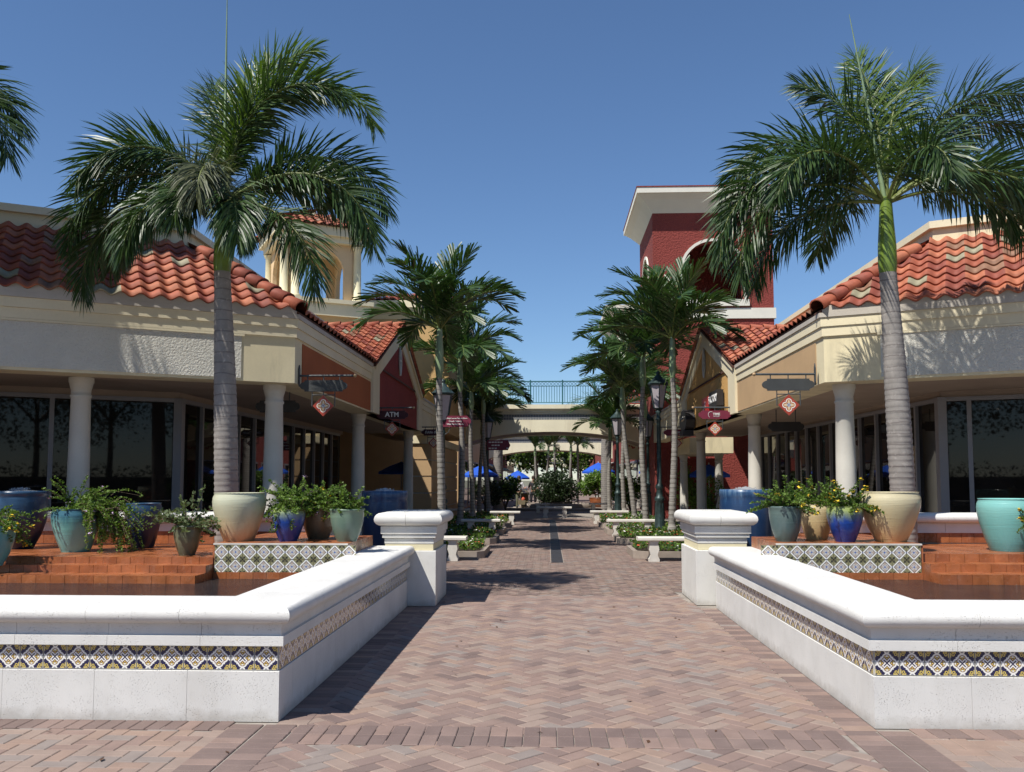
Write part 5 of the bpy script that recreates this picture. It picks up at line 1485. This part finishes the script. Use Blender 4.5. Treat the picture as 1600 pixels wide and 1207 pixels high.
# ================================================================== FLOWER BEDS, BENCHES
def bed(s, x0, x1, y0, y1, label, seed, chamfer=False):
    rng = random.Random(seed)
    root = thing('flower_bed', label, 'flower bed', ((x0 + x1) / 2, (y0 + y1) / 2, 0), group='kerbed flower beds along the path')
    cx, cy = (x0 + x1) / 2, (y0 + y1) / 2; X0, X1, Y0, Y1 = x0 - cx, x1 - cx, y0 - cy, y1 - cy
    inner = X1 if s < 0 else X0
    c = .28
    if s < 0: pts = [(X0, Y1), (X1 - c * .3, Y1), (X1, Y1 - c * .3), (X1, Y0 + c * .5), (X1 - c * .5, Y0), (X0, Y0)]
    else: pts = [(X1, Y0), (X0 + c, Y0), (X0, Y0 + c), (X0, Y1 - c * .3), (X0 + c * .3, Y1), (X1, Y1)]
    g = .006
    for i in range(len(pts) - 1):
        a, b = Vector(pts[i]), Vector(pts[i + 1]); d = (b - a).normalized(); n_ = Vector((d.y, -d.x))
        if n_.dot(-(a + b) / 2) < 0: n_ = -n_
        L_ = (b - a).length; k = max(1, int(L_ / .5)); 
        for q in range(k):
            p, r_ = a + d * (L_ * q / k + .003), a + d * (L_ * (q + 1) / k - .003)
            mb = MB(); mb.prism([tuple(p), tuple(r_), tuple(r_ + n_ * .09), tuple(p + n_ * .09)], 0.001, .14 + rng.uniform(-.003, .003)); mb.obj('kerb_stone', M_concrete, root)
    inn = [(p[0] * .93, p[1] * .93) for p in pts]
    MB().prism(inn, .0015, .11).obj('soil', M_soil, root)
    mb = MB(); n = int(2100 if y0 < 24 else 1300)
    for _ in range(n):
        px, py = rng.uniform(X0 + .1, X1 - .1), rng.uniform(Y0 + .1, Y1 - .1)
        q = math.sin(px * 5 + seed) * math.sin(py * 4 + seed * 2)
        h = .13 + (.15 + .07 * q) * rng.random() ** .6 * min(1, (min(px - X0, X1 - px, py - Y0, Y1 - py) + .05) / .22)
        a = Vector((rng.uniform(-1, 1), rng.uniform(-1, 1), rng.uniform(.1, 1))).normalized(); s_ = a.cross(Vector((rng.uniform(-1, 1), rng.uniform(-1, 1), .3))).normalized(); l_ = rng.uniform(.05, .10)
        p = Vector((px, py, h)); r_ = rng.random(); fl = math.sin(px * 3.1 + seed * 1.7) + math.sin(py * 2.3 + seed)
        if h > .19 and r_ < .17:
            l_ *= .38; s_ = Vector((1, 0, 0)) if rng.random() < .5 else s_; mi = 2 if (fl > 0) ^ (rng.random() < .25) else 3
            a = Vector((rng.uniform(-1, 1), rng.uniform(-1, 1), .1)).normalized(); s_ = a.cross(Vector((rng.uniform(-.5, .5), rng.uniform(-.5, .5), 1))).normalized(); p.z += .02
            mb.add([p - a * l_, p + s_ * l_, p + a * l_, p - s_ * l_], [(0, 1, 2, 3)], mi)
        else: mb.add([p, p + a * l_ * .5 + s_ * l_ * .3, p + a * l_, p + a * l_ * .5 - s_ * l_ * .3], [(0, 1, 2, 3)], 0 if rng.random() < .6 else 1)
    mb.obj('flowering_ground_cover', [M_lant, M_frond2, M_fw, M_fr], root, kind='stuff')
NTH = ('nearest', 'second', 'third', 'fourth', 'fifth', 'sixth')
for k, y0 in enumerate((17.5, 21.4, 25.1, 28.9, 32.6)):
    bed(-1, -3.4, -1.24, y0, y0 + 1.8, NTH[k] + ' kerbed flower bed left of the path', k + 1)
    bed(1, 1.66, 3.75, y0, y0 + 1.8, NTH[k] + ' kerbed flower bed right of the path', k + 11)
def bench(x0, x1, y, label, legs):
    root = thing('stone_bench', label, 'bench', ((x0 + x1) / 2, y, 0), group='pale stone benches')
    cx = (x0 + x1) / 2; hx = (x1 - x0) / 2
    mb = MB()
    pr = [(-.17, .385), (-.20, .40), (-.20, .44), (-.17, .455), (.17, .455), (.20, .44), (.20, .40), (.17, .385)]
    mb.xprism(pr, -hx, hx); mb.obj('seat', M_bench, root)
    for lx in legs:
        m = MB(); pf = [(.10, 0), (.10, .05), (.085, .07), (.065, .12), (.075, .17), (.095, .22), (.085, .30), (.07, .34), (.10, .384)]
        poly = [(a, z) for a, z in pf] + [(-a, z) for a, z in pf[::-1]]
        m.yprism([(p[0] + lx - cx, p[1]) for p in poly], -.15, .15); m.obj('leg', M_bench, root)
bench(-2.75, -1.54, 17.1, 'nearest stone bench left of the path, partly behind the white pillar', (-2.5, -1.80))
bench(1.68, 3.0, 17.1, 'nearest stone bench right of the path', (1.98, 2.72))
bench(-2.36, -1.30, 24.6, 'second stone bench left of the path', (-2.1, -1.52))
bench(-1.98, -.95, 30.9, 'third stone bench left of the path', (-1.8, -1.25))
bench(1.60, 3.0, 24.6, 'second stone bench right of the path', (1.85, 2.7))
bench(1.48, 2.8, 31.6, 'third stone bench right of the path', (1.7, 2.5))
bench(-.42, .95, 36.2, 'stone bench in the middle of the walk before the round shrub', (-.1, .66))
bench(-.6, .1, 41.5, 'small stone bench beside the stroller', (-.45, -.05))
bench(1.9, 3.3, 41.8, 'stone bench under the bridge on the right', (2.1, 3.1))
bench(-3.75, -2.9, 33.5, 'stone bench in the shade by the left pier', (-3.65, -3.0))

# ================================================================== LAMP POSTS
def lamp_post(x, y, h, label, post=True):
    root = thing('lamp_post', label, 'lamp post', (x, y, 0), group='old style lamp posts')
    zl = h - 1.08                     # bottom of the lantern
    mb = MB()
    mb.lathe([(.17, 0), (.17, .10), (.13, .16), (.12, .60), (.10, .95), (.135, 1.0), (.12, 1.06), (.085, 1.10), (.075, 1.28), (.11, 1.32), (.10, 1.38), (.062, 1.44), (.055, zl - .28), (.08, zl - .25), (.055, zl - .20), (.05, zl - .1), (.09, zl - .03), (.05, zl)], (0, 0, 0), 16)
    for k in range(8):
        a = 2 * PI * k / 8; mb.tube([(.125 * math.cos(a), .125 * math.sin(a), .17), (.105 * math.cos(a), .105 * math.sin(a), .92)], .014, 4)
    mb.obj('post', M_bronze, root)
    n = 6; b0, b1 = zl + .06, zl + .66; r0, r1 = .125, .235
    fr = MB()
    fr.lathe([(.06, zl), (.12, zl + .03), (.145, zl + .06)], (0, 0, 0), n, smooth=False, rot=PI / 6)
    for k in range(n):
        a = 2 * PI * k / n + PI / 6
        fr.tube([(r0 * 1.04 * math.cos(a), r0 * 1.04 * math.sin(a), b0), (r1 * 1.04 * math.cos(a), r1 * 1.04 * math.sin(a), b1)], .013, 4)
    fr.lathe([(r1 * 1.12, b1), (r1 * 1.25, b1 + .03), (r1 * 1.25, b1 + .05)], (0, 0, 0), n, smooth=False, rot=PI / 6)
    fr.obj('lantern_frame', M_bronze, root)
    MB().lathe([(r0, b0), (r1, b1 - .001)], (0, 0, 0), n, smooth=False, rot=PI / 6).obj('lantern_glass', M_lampglass, root)
    MB().lathe([(r1 * 1.25, b1 + .051), (r1 * 1.05, b1 + .09), (r1 * .68, b1 + .17), (r1 * .40, b1 + .24), (r1 * .36, b1 + .27), (r1 * .20, b1 + .29), (.05, b1 + .32), (.06, b1 + .35), (.03, b1 + .38), (.004, b1 + .42)], (0, 0, 0), 18).obj('lantern_cap', M_bronze, root)
    return root
lamp_post(-2.53, 21.5, 3.98, 'lamp post left of the path carrying the maroon arrow sign')
lamp_post(2.97, 24.1, 4.47, 'tall lamp post right of the path between the second and third beds')
lamp_post(2.68, 34.6, 4.28, 'farther lamp post right of the path')
lamp_post(-2.40, 35.6, 4.22, 'farther lamp post left of the path')
lamp_post(3.92, 35.3, 4.25, 'lamp post close to the left corner of the red tower')

# ================================================================== SIGNS
def board_mesh(L_, h, m, th=.035):
    """board with stepped, rounded ends, hanging in the XZ plane, top at z=0"""
    hx = L_ / 2; k = L_ * .10; pts = []
    lobe = [(hx - k + k * math.cos(R(a)), -h / 2 + (h * .34) * math.sin(R(a))) for a in range(-80, 81, 16)]
    right = [(hx - k * 1.0, -h), (hx - k * 1.0, -h * .9)] + lobe + [(hx - k * 1.0, -h * .1), (hx - k * 1.0, 0)]
    left = [(-x, z) for x, z in right[::-1]]
    return MB().yprism(right + left, -th / 2, th / 2).mesh('board', m)
def hanging_sign(x0, s, y, z, L_, label, bm_, texts=(), diamond=True, bh=.17, logo=False, dsz=.155):
    """wall plate at x0, arm towards -s*x ; s=-1 for the left shops (arm goes to +x)"""
    dx = -s
    root = thing('hanging_sign', label, 'hanging sign', (x0, y, z), group='signs hanging from the shop fronts')
    arm = MB(); arm.tube([(0, 0, 0), (dx * (L_ + .12), 0, 0)], .017, 8)
    for q in (.16, .5, .84): arm.tube([(dx * (.02 + L_ * q), 0, 0), (dx * (.02 + L_ * q), 0, -.07)], .009, 5)
    arm.obj('bracket_arm', M_iron, root)
    MB().lathe([(.001, -.03), (.022, -.02), (.03, 0), (.022, .022), (.001, .03)], (dx * (L_ + .14), 0, 0), 10, cap=False).obj('finial', M_gilt, root)
    pl_ = MB(); pl_.add([(0, -.035, -.12), (0, -.035, .10), (0, 0, .17), (0, .035, .10), (0, .035, -.12), (0, 0, -.17)] + [(dx * .014, -.035, -.12), (dx * .014, -.035, .10), (dx * .014, 0, .17), (dx * .014, .035, .10), (dx * .014, .035, -.12), (dx * .014, 0, -.17)],
                     [tuple(range(6)), tuple(range(6, 12))[::-1]] + [(i, (i + 1) % 6, 6 + (i + 1) % 6, 6 + i) for i in range(6)]); pl_.obj('wall_plate', M_iron, root)
    cx = dx * (.02 + L_ / 2)
    b = link('board', board_mesh(L_, bh, bm_), root, (cx, 0, -.07))
    for (txt, size, ox, oz, kw) in texts: 
        l = lettering(txt, size, M_white, b, (ox, -.021, oz), **kw)
    if logo:
        mb = MB()
        for q in range(12):
            a0, a1 = R(60 + q * 15), R(60 + (q + 1) * 15)
            mb.tube([(-.09 + .06 * math.cos(a0), -.022, -bh / 2 + .068 * math.sin(a0)), (-.09 + .06 * math.cos(a1), -.022, -bh / 2 + .068 * math.sin(a1))], .0045, 4)
        mb.obj('logo_arc', M_white, b)
    if diamond:
        fr = MB(); w_ = dsz * 1.15; zt_ = -.07 - bh
        for q in (-1, 0, 1): fr.tube([(cx + q * w_, 0, zt_), (cx + q * w_, 0, zt_ - .055)], .008, 5)
        fr.tube([(cx - w_, 0, zt_ - .055), (cx + w_, 0, zt_ - .055)], .009, 5)
        for q in (-1, 1): fr.tube([(cx + q * w_, 0, zt_ - .055), (cx + q * w_, 0, zt_ - .055 - dsz * 1.15)], .009, 5)
        fr.obj('hanger_frame', M_iron, root)
        h = dsz * .745
        t = MB().box(-.16, -.014, -.16, .16, .014, .16).obj('diamond_tile', M_tileC, root)
        t.location = (cx, 0, zt_ - .07 - h * 1.42 + .01); t.rotation_euler = (0, PI / 4, 0); t.scale = (h / .16, 1, h / .16)
    return root
hanging_sign(-3.86, -1, 13.70, 3.135, .74, 'blank dark hanging sign with diamond tile at the corner of the left shops', M_board, bh=.175)
hanging_sign(4.14, 1, 13.95, 3.155, .80, 'blank dark hanging sign with diamond tile at the corner of the right shops', M_board, bh=.185)
hanging_sign(-4.02 + .08, -1, 20.3, 3.17, .74, 'dark maroon ATM hanging sign on the left shops', M_dkmaroon, [('ATM', .155, .0, -.09, dict(bold=True))], bh=.19)
hanging_sign(4.26 - .08, 1, 20.45, 3.165, .74, 'maroon hanging sign reading TIME FACTORY on the right shops', M_maroon, [('TIME', .075, .035, -.085, dict(bold=True)), ('FACTORY', .03, .035, -.135, {})], bh=.19, logo=True)
hanging_sign(-3.86, -1, 27.1, 3.13, .74, 'dark hanging sign with white script farther along the left shops', M_dkmaroon, [('Eddie Bauer', .11, 0, -.09, dict(shear=.35))], bh=.19)
hanging_sign(4.30, 1, 27.1, 3.11, .80, 'maroon hanging sign partly behind the slender palm, right shops', M_maroon, [('adon', .11, .02, -.075, dict(bold=True)), ('de outlet', .045, .08, -.14, {})], bh=.19)
# small oval signs under the arcades
for (x, y, z, lab) in ((-4.55, 14.9, 2.86, 'small dark oval sign under the left arcade ceiling'), (5.0, 19.0, 2.74, 'small dark oval sign under the right arcade ceiling')):
    root = thing('arcade_sign', lab, 'sign', (x, y, z), group='oval signs under the arcades')
    link('board', board_mesh(.75, .2, M_black), root, (0, 0, 0))
    for q in (-.2, .2): MB().tube([(q, 0, 0), (q, 0, 3.0 - z)], .01, 5).obj('hanger', M_iron, root)
# directory arrow sign on the left lamp post
root = thing('direction_sign', 'maroon directory sign with arrow-ended board on the left lamp post', 'sign', (-2.53, 21.5, 2.9))
hx, hh = .42, .135
pts = [(-hx, -.055), (-hx + .07, -hh), (hx - .10, -hh), (hx, -.03), (hx, .03), (hx - .10, hh), (-hx + .07, hh), (-hx, .055)]
b = MB().yprism(pts, -.015, .015).obj('board', M_maroon, root); b.location = (.27, -.07, .03)
lettering('0', .17, M_white, b, (-.34, -.018, 0), bold=True)
lettering('Polo Ralph Lauren Factory Store', .044, M_white, b, (.04, -.018, .07), bold=True)
lettering('Coach Factory', .052, M_white, b, (.04, -.018, .0), bold=True)
lettering('Nike Factory Store', .052, M_white, b, (.04, -.018, -.07), bold=True)
MB().tube([(0, 0, .03), (.0, -.06, .03)], .02, 6).tube([(.06, -.05, -.28), (.14, -.055, -.24), (.2, -.055, -.1)], .01, 5).obj('bracket', M_iron, root)
# second directory sign
root = thing('direction_sign', 'small dark directory sign on the farther left lamp post', 'sign', (-2.40, 35.6, 2.9))
b = MB().yprism([(-.42, -.2), (.40, -.2), (.5, 0), (.40, .2), (-.42, .2)], -.015, .015).obj('board', M_maroon, root); b.location = (.42, -.09, .0)
for k in range(3):
    for q in range(5):
        if (k, q) in ((1, 4), (2, 4), (1, 0)): continue
        MB().box(-.36 + q * .115, -.020, .095 - k * .12, -.27 + q * .115, -.0155, .14 - k * .12).obj('letter_mark', M_white, b)
MB().lathe([(.09, -.003), (.09, .003)], (0, 0, 0), 16).obj('arrow_disc', M_white, b).rotation_euler = (PI / 2, 0, 0); b.children[-1].location = (.36, -.02, 0)
MB().tube([(0, 0, 0), (0, -.08, 0)], .02, 6).obj('bracket', M_iron, root)
# projecting box signs on the right shops
root = thing('box_sign', 'red and black projecting box sign with white lettering on the golden gable wall', 'sign', (4.15, 22.2, 3.3))
MB().box(-.16, -.95, -.02, 0, .10, .36).obj('sign_box', M_black, root)
MB().box(-.18, .104, -.06, 0, 1.0, .30).obj('red_panel', M_redsign, root)
l = lettering('FACTORY', .25, M_white, root, (-.165, -.42, .17), rotz=-PI / 2, bold=True)
l2 = lettering('!', .2, M_white, root, (-.185, .5, .12), rotz=-PI / 2, bold=True)
MB().box(-.06, -1.0, -.09, -.02, 1.0, -.06).obj('bracket', M_iron, root)
root = thing('box_sign', 'dark scalloped projecting sign with small white marks farther along the right shops', 'sign', (4.15, 26.0, 3.1))
mb = MB(); pts = []
for k in range(18):
    a = 2 * PI * k / 18; pts.append((.62 * math.cos(a) * (1 + .05 * (k % 2)), .30 * math.sin(a) * (1 + .06 * (k % 2)) + .12))
mb.xprism(pts, -.25, 0); mb.obj('sign_board', M_black, root)
MB().box(-.3, -.35, -.32, 0, .28, -.16).obj('lower_box', M_black, root)
for k, (yy, zz_, w_) in enumerate(((-.34, .20, .05), (-.2, .13, .07), (-.05, .21, .04), (.08, .12, .08), (.24, .19, .05), (.36, .10, .04))):
    MB().box(-.262, yy, zz_, -.2515, yy + w_, zz_ + .035).obj('letter_mark', M_gilt if k % 2 else M_white, root)
# red standing sign in the left passage
root = thing('standing_sign', 'red standing sign in the shaded left passage', 'sign', (-4.75, 31.2, 0))
MB().box(-.16, -.02, 1.12, .16, .02, 1.62).obj('panel', M_redsign, root); MB().tube([(0, 0, 0), (0, 0, 1.12)], .02, 6).lathe([(.18, 0), (.18, .03)], (0, 0, 0), 12).obj('stand', M_iron, root)

# ================================================================== UMBRELLAS
def umbrella(x, y, z, r, label, hh=.55):
    root = thing('market_umbrella', label, 'umbrella', (x, y, 0), group='blue market umbrellas')
    mb = MB(); n = 8
    for k in range(n):
        a0, a1 = 2 * PI * k / n + PI / 8, 2 * PI * (k + 1) / n + PI / 8
        p0, p1 = (r * math.cos(a0), r * math.sin(a0), z), (r * math.cos(a1), r * math.sin(a1), z); m0 = (r * .5 * math.cos(a0), r * .5 * math.sin(a0), z + hh * .56); m1 = (r * .5 * math.cos(a1), r * .5 * math.sin(a1), z + hh * .56)
        d0, d1 = (p0[0], p0[1], z - .10), (p1[0], p1[1], z - .10)
        mb.add([p0, p1, m1, m0, (0, 0, z + hh), d0, d1], [(0, 1, 2, 3), (3, 2, 4), (5, 6, 1, 0)])
    mb.obj('canopy', M_blue, root)
    MB().tube([(0, 0, 0), (0, 0, z + hh + .06)], .025, 6).obj('pole', M_bench, root)
    MB().lathe([(.25, 0), (.25, .06), (.05, .1)], (0, 0, 0), 12).obj('base', M_iron, root)
umbrella(-6.0, 36.6, 1.86, .95, 'blue umbrella in the shaded left passage', .42)
umbrella(-3.35, 44.5, 1.76, .95, 'blue umbrella left of the walk behind the slender palms', .5)
umbrella(-1.75, 52, 1.66, .75, 'small blue umbrella left of the walk behind the person', .42)
umbrella(2.75, 49, 1.98, .95, 'blue umbrella right of the walk in full sun', .5)
umbrella(5.5, 46, 1.95, .9, 'blue umbrella tip showing right of the palms', .4)
umbrella(6.1, 34.3, 1.72, .8, 'blue umbrella behind the short columns on the right', .4)

# ================================================================== PLANTS DOWN THE WALK
def cloud_thing(name, label, cat, x, y, rad, zc, n, size, m, seed, clumps=26, group=None, mis=(0, 1)):
    rng = random.Random(seed); root = thing(name, label, cat, (x, y, 0), group=group)
    mb = MB(); leaf_cloud(mb, (0, 0, zc), rad, n, size, mis, rng, clumps=clumps)
    mb.obj('foliage', m, root)
    st = MB()
    for k in range(7):
        a = k * .9; st.tube([(0, 0, .05), (rad[0] * .3 * math.cos(a), rad[1] * .3 * math.sin(a), zc * .7), (rad[0] * .6 * math.cos(a), rad[1] * .6 * math.sin(a), zc + .2)], [.03, .02, .01], 4)
    st.obj('stems', M_stem, root)
    return root
r_ = cloud_thing('round_shrub', 'big dark round shrub in the middle of the walk', 'shrub', .47, 46.6, (1.16, 1.0, .85), 1.05, 7000, .13, [M_dkleaf, M_dkleaf], 3, 60)
MB().lathe([(.7, 0), (.8, .35), (.78, .4)], (.47, 46.6, 0), 20).obj('round_planter', M_black); tag(bpy.data.objects['round_planter'], 'dark round planter under the big round shrub', 'planter')
root = pot(2.66, 46.6, .0, .54, .62, .28, G_brown, 'wide terracotta planter with lime shrub right of the walk', kind='bowl'); root['group'] = 'planters down the walk'
root.children[0].data.materials[0] = M_terra[2]
cloud_thing('lime_shrub', 'lime green shrub in the wide terracotta planter', 'shrub', 2.66, 46.6, (.98, .8, .62), 1.28, 3000, .16, [M_lime, M_lant], 5, 30)
cloud_thing('lime_shrub', 'lime green bush behind the right lamp post', 'shrub', 3.9, 42.8, (.8, .7, .6), 1.0, 1800, .16, [M_lime, M_lant], 6, 20)
cloud_thing('hedge', 'shady green bush left of the person', 'shrub', -2.1, 44.3, (.75, .7, .6), 1.1, 2000, .15, [M_dkleaf, M_lant], 7, 22)
cloud_thing('hedge', 'dark bush in the shade behind the left lamp post', 'shrub', -2.9, 42.5, (.7, .8, .6), .85, 1800, .14, [M_dkleaf, M_dkleaf], 8, 22)
cloud_thing('lime_shrub', 'green climber beside the short columns on the right', 'shrub', 5.5, 34.6, (.5, .5, .9), 1.2, 1500, .12, [M_lant, M_lime], 9, 16)
cloud_thing('lime_shrub', 'green plant between the right shop columns', 'shrub', 5.35, 29.6, (.35, .35, .7), .9, 900, .10, [M_lant, M_lime], 10, 12)
# low terrace and basin round the big shrub
o = thing('round_fountain', 'low round fountain step at the big dark shrub', 'fountain', (.42, 46.6, 0))
MB().lathe([(2.6, 0), (2.6, .10), (2.5, .12), (.9, .12)], (0, 0, 0), 36).obj('step', M_concrete, o)
MB().lathe([(1.9, .121), (1.9, .32), (1.7, .34), (1.7, .2)], (0, 0, 0), 36).obj('rim', M_concrete, o)
o = thing('balustrade', 'low pale balustrade right of the walk behind the planter', 'balustrade', (3.5, 48.2, 0))
MB().box(-1.0, -.08, .02, 1.6, .08, .14).box(-1.0, -.1, .62, 1.6, .1, .74).obj('rail', M_bench, o)
for k in range(13): MB().lathe([(.05, .14), (.075, .28), (.04, .45), (.055, .62)], (-.9 + k * .2, 0, 0), 8).obj('baluster', M_bench, o)
# far trees closing the view
def tree(x, y, h, r, label, seed, m):
    rng = random.Random(seed); root = thing('shade_tree', label, 'tree', (x, y, 0), group='trees at the end of the walk')
    tr = MB().tube([(0, 0, 0), (.1, 0, h * .3), (0, .1, h * .55)], [.22, .17, .12], 8)
    for k in range(6):
        a = k * 1.05; tr.tube([(0, .1, h * .5), (r * .45 * math.cos(a), r * .45 * math.sin(a), h * .75)], [.09, .03], 5)
    tr.obj('trunk', M_stem, root)
    mb = MB(); leaf_cloud(mb, (0, 0, h * .72), (r, r, h * .34), 5200 if y < 0 else 2600, .25 if y < 0 else .42, (0, 1), rng, clumps=34); mb.obj('crown', m, root)
for i, (x, y, h, r) in enumerate(((-7, 160, 9, 4), (-2.5, 164, 9.5, 4.5), (2.5, 162, 9, 4), (7.5, 165, 10, 4.5), (-1.2, 92, 6.2, 2.1), (2.4, 96, 6, 2.2), (-3.2, 100, 6.5, 2.0), (5, 140, 7, 2.5))):
    tree(x, y, h, r, ('broad', 'tall', 'dense', 'wide', 'left', 'right', 'small left', 'small right')[i] + ' green tree closing the view down the walk', 60 + i, [M_lant, M_dkleaf] if i in (4, 5, 6) else [M_dkleaf, M_lant])

for i, x in enumerate((-31, -24, -17.5, -11.5, 11, 17, 23.5, 30)):
    tree(x, -21 - (i % 3) * 2.5, 9.5 + (i % 2), 5.4, ('first', 'second', 'third', 'fourth', 'fifth', 'sixth', 'seventh', 'eighth')[i] + ' tree of the row mirrored in the shop windows', 80 + i, [M_dkleaf, M_dkleaf])
rng = random.Random(77); hr = thing('unseen_hedge', 'unseen long hedge added behind the viewer to darken the shop window reflections', 'hedge', (0, -18, 0))  # added out of view, covers the bright low band in the window reflections
mb = MB()
for k in range(60): leaf_cloud(mb, (-36 + k * 1.22, rng.uniform(-.3, .3), 1.15 + rng.uniform(-.2, .3)), (1.1, .8, 1.25), 260, .19, (0, 1), rng)
mb.obj('foliage', [M_dkleaf, M_dkleaf], hr); MB().box(-36, -.25, 0, 36, .25, 1.7).obj('inner_twigs', M_stem, hr)
# ================================================================== PEOPLE
def skinned(name, verts, edges, rads, m, parent, loc=(0, 0, 0), root_i=0, sub=1):
    me = bpy.data.meshes.new(name); me.from_pydata(verts, edges, []); me.materials.append(m)
    o = bpy.data.objects.new(name, me); COL.objects.link(o); o.parent = parent; o.location = loc
    md = o.modifiers.new('skin', 'SKIN')
    for v, r_ in zip(me.skin_vertices[0].data, rads): v.radius = (r_, r_) if not isinstance(r_, tuple) else r_
    me.skin_vertices[0].data[root_i].use_root = True
    ms = o.modifiers.new('sub', 'SUBSURF'); ms.levels = sub; ms.render_levels = sub; md.use_smooth_shade = True
    return o
M_skin = mat('skin', (.42, .22, .15), .6, .05, 9); M_shirt = mat('white_shirt', (.7, .7, .72), .8, .05, 9); M_short = mat('olive_trousers', (.13, .13, .08), .9, .1, 9)
M_hair = mat('brown_hair', (.05, .03, .02), .6, .2, 20); M_darkc = mat('dark_clothes', (.03, .028, .035), .9, .1, 9); M_stro = mat('khaki_fabric', (.16, .13, .08), .9, .1, 9)
def person(x, y, rz, label, shirt, trousers, seated=False, armup=True):
    root = thing('person', label, 'person', (x, y, 0), rz)
    if seated: dz = -.42; kn = (.0, -.42)
    else: dz = 0
    hip = .90 + dz
    V_ = [(0, 0, hip), (0, 0, hip + .22), (0, -.01, hip + .42), (0, -.01, hip + .53), (0, -.02, hip + .60), (0, -.03, hip + .72),           # 0-5 spine, neck, head
          (.17, 0, hip + .46), (.27, -.04, hip + .20), (.33, -.22, hip + .22) if armup else (.28, -.16, hip + .02),                     # 6-8 left arm
          (-.17, 0, hip + .46), (-.25, -.02, hip + .20), (-.24, -.20, hip + .10)]
    if seated: V_ += [(.09, -.08, hip - .02), (.12, -.45, hip + .02), (.12, -.46, .08), (.12, -.60, .05), (-.09, -.08, hip - .02), (-.12, -.45, hip + .02), (-.12, -.46, .08), (-.12, -.60, .05)]
    else: V_ += [(.09, 0, hip - .08), (.10, -.02, .48), (.10, .02, .08), (.10, -.14, .04), (-.09, 0, hip - .08), (-.11, -.06, .48), (-.11, .0, .08), (-.11, -.16, .04)]
    E = [(0, 1), (1, 2), (2, 3), (3, 4), (4, 5), (2, 6), (6, 7), (7, 8), (2, 9), (9, 10), (10, 11), (0, 12), (12, 13), (13, 14), (14, 15), (0, 16), (16, 17), (17, 18), (18, 19)]
    rd = [(.15, .10), (.13, .09), (.14, .10), .05, .055, (.078, .10), .055, .042, .032, .055, .042, .032, .085, .058, .04, .035, .085, .058, .04, .035]
    skinned('body', V_, E, rd, M_skin, root, sub=2)
    skinned('shirt', V_[:3] + V_[6:8] + V_[9:11], [(0, 1), (1, 2), (2, 3), (3, 4), (2, 5), (5, 6)], [(.165, .115), (.145, .105), (.155, .115), .07, .058, .07, .058], shirt, root, sub=2)
    skinned('trousers', [V_[0], V_[12], V_[13], V_[14], V_[16], V_[17], V_[18]], [(0, 1), (1, 2), (2, 3), (0, 4), (4, 5), (5, 6)], [(.16, .12), .10, .072, .055, .10, .072, .055], trousers, root, sub=2)
    hz = hip + .72
    mb = MB(); mb.lathe([(.088, -.04), (.102, .02), (.098, .08), (.07, .125), (.01, .145)], (0, .0, hz), 14); mb.obj('hair', M_hair, root)
    return root
person(-1.50, 46.6, R(20), 'person in white shirt standing behind the stroller', M_shirt, M_short)
person(-.78, 48.4, R(-15), 'person in dark clothes near the round shrub', M_darkc, M_darkc, armup=False)
root = thing('stroller', 'khaki stroller with round hood in front of the person in white', 'stroller', (-1.22, 45.9, 0), R(-15))
hd = MB()
for k in range(7):
    a0, a1 = R(10 + k * 22), R(10 + (k + 1) * 22)
    hd.add([(.26 * math.cos(a0), -.22, .72 + .28 * math.sin(a0)), (.26 * math.cos(a1), -.22, .72 + .28 * math.sin(a1)), (.26 * math.cos(a1), .18, .72 + .28 * math.sin(a1)), (.26 * math.cos(a0), .18, .72 + .28 * math.sin(a0))], [(0, 1, 2, 3)])
hd.obj('hood', M_stro, root)
MB().box(-.2, -.3, .35, .2, .15, .42).box(-.2, .1, .42, .2, .16, .85).box(-.2, -.4, .28, .2, -.3, .5).obj('seat', M_stro, root)
fr = MB()
for sx in (-.24, .24):
    fr.tube([(sx, -.42, .12), (sx, .1, .55), (sx, .45, 1.0)], .014, 5); fr.tube([(sx, .35, .12), (sx, .05, .5)], .014, 5)
fr.tube([(-.24, .45, 1.0), (.24, .45, 1.0)], .014, 5); fr.obj('frame', M_iron, root)
for (sx, sy) in ((-.24, -.42), (.24, -.42), (-.24, .35), (.24, .35)):
    m = MB().lathe([(.07, -.02), (.11, -.02), (.11, .02), (.07, .02)], (0, 0, 0), 14, cap=False).obj('wheel', M_black, root); m.location = (sx, sy, .11); m.rotation_euler = (0, PI / 2, 0)
MB().lathe([(.02, 0), (.09, .05), (.09, .18), (.02, .24)], (0, -.12, .42), 10).obj('bag', M_fr, root)
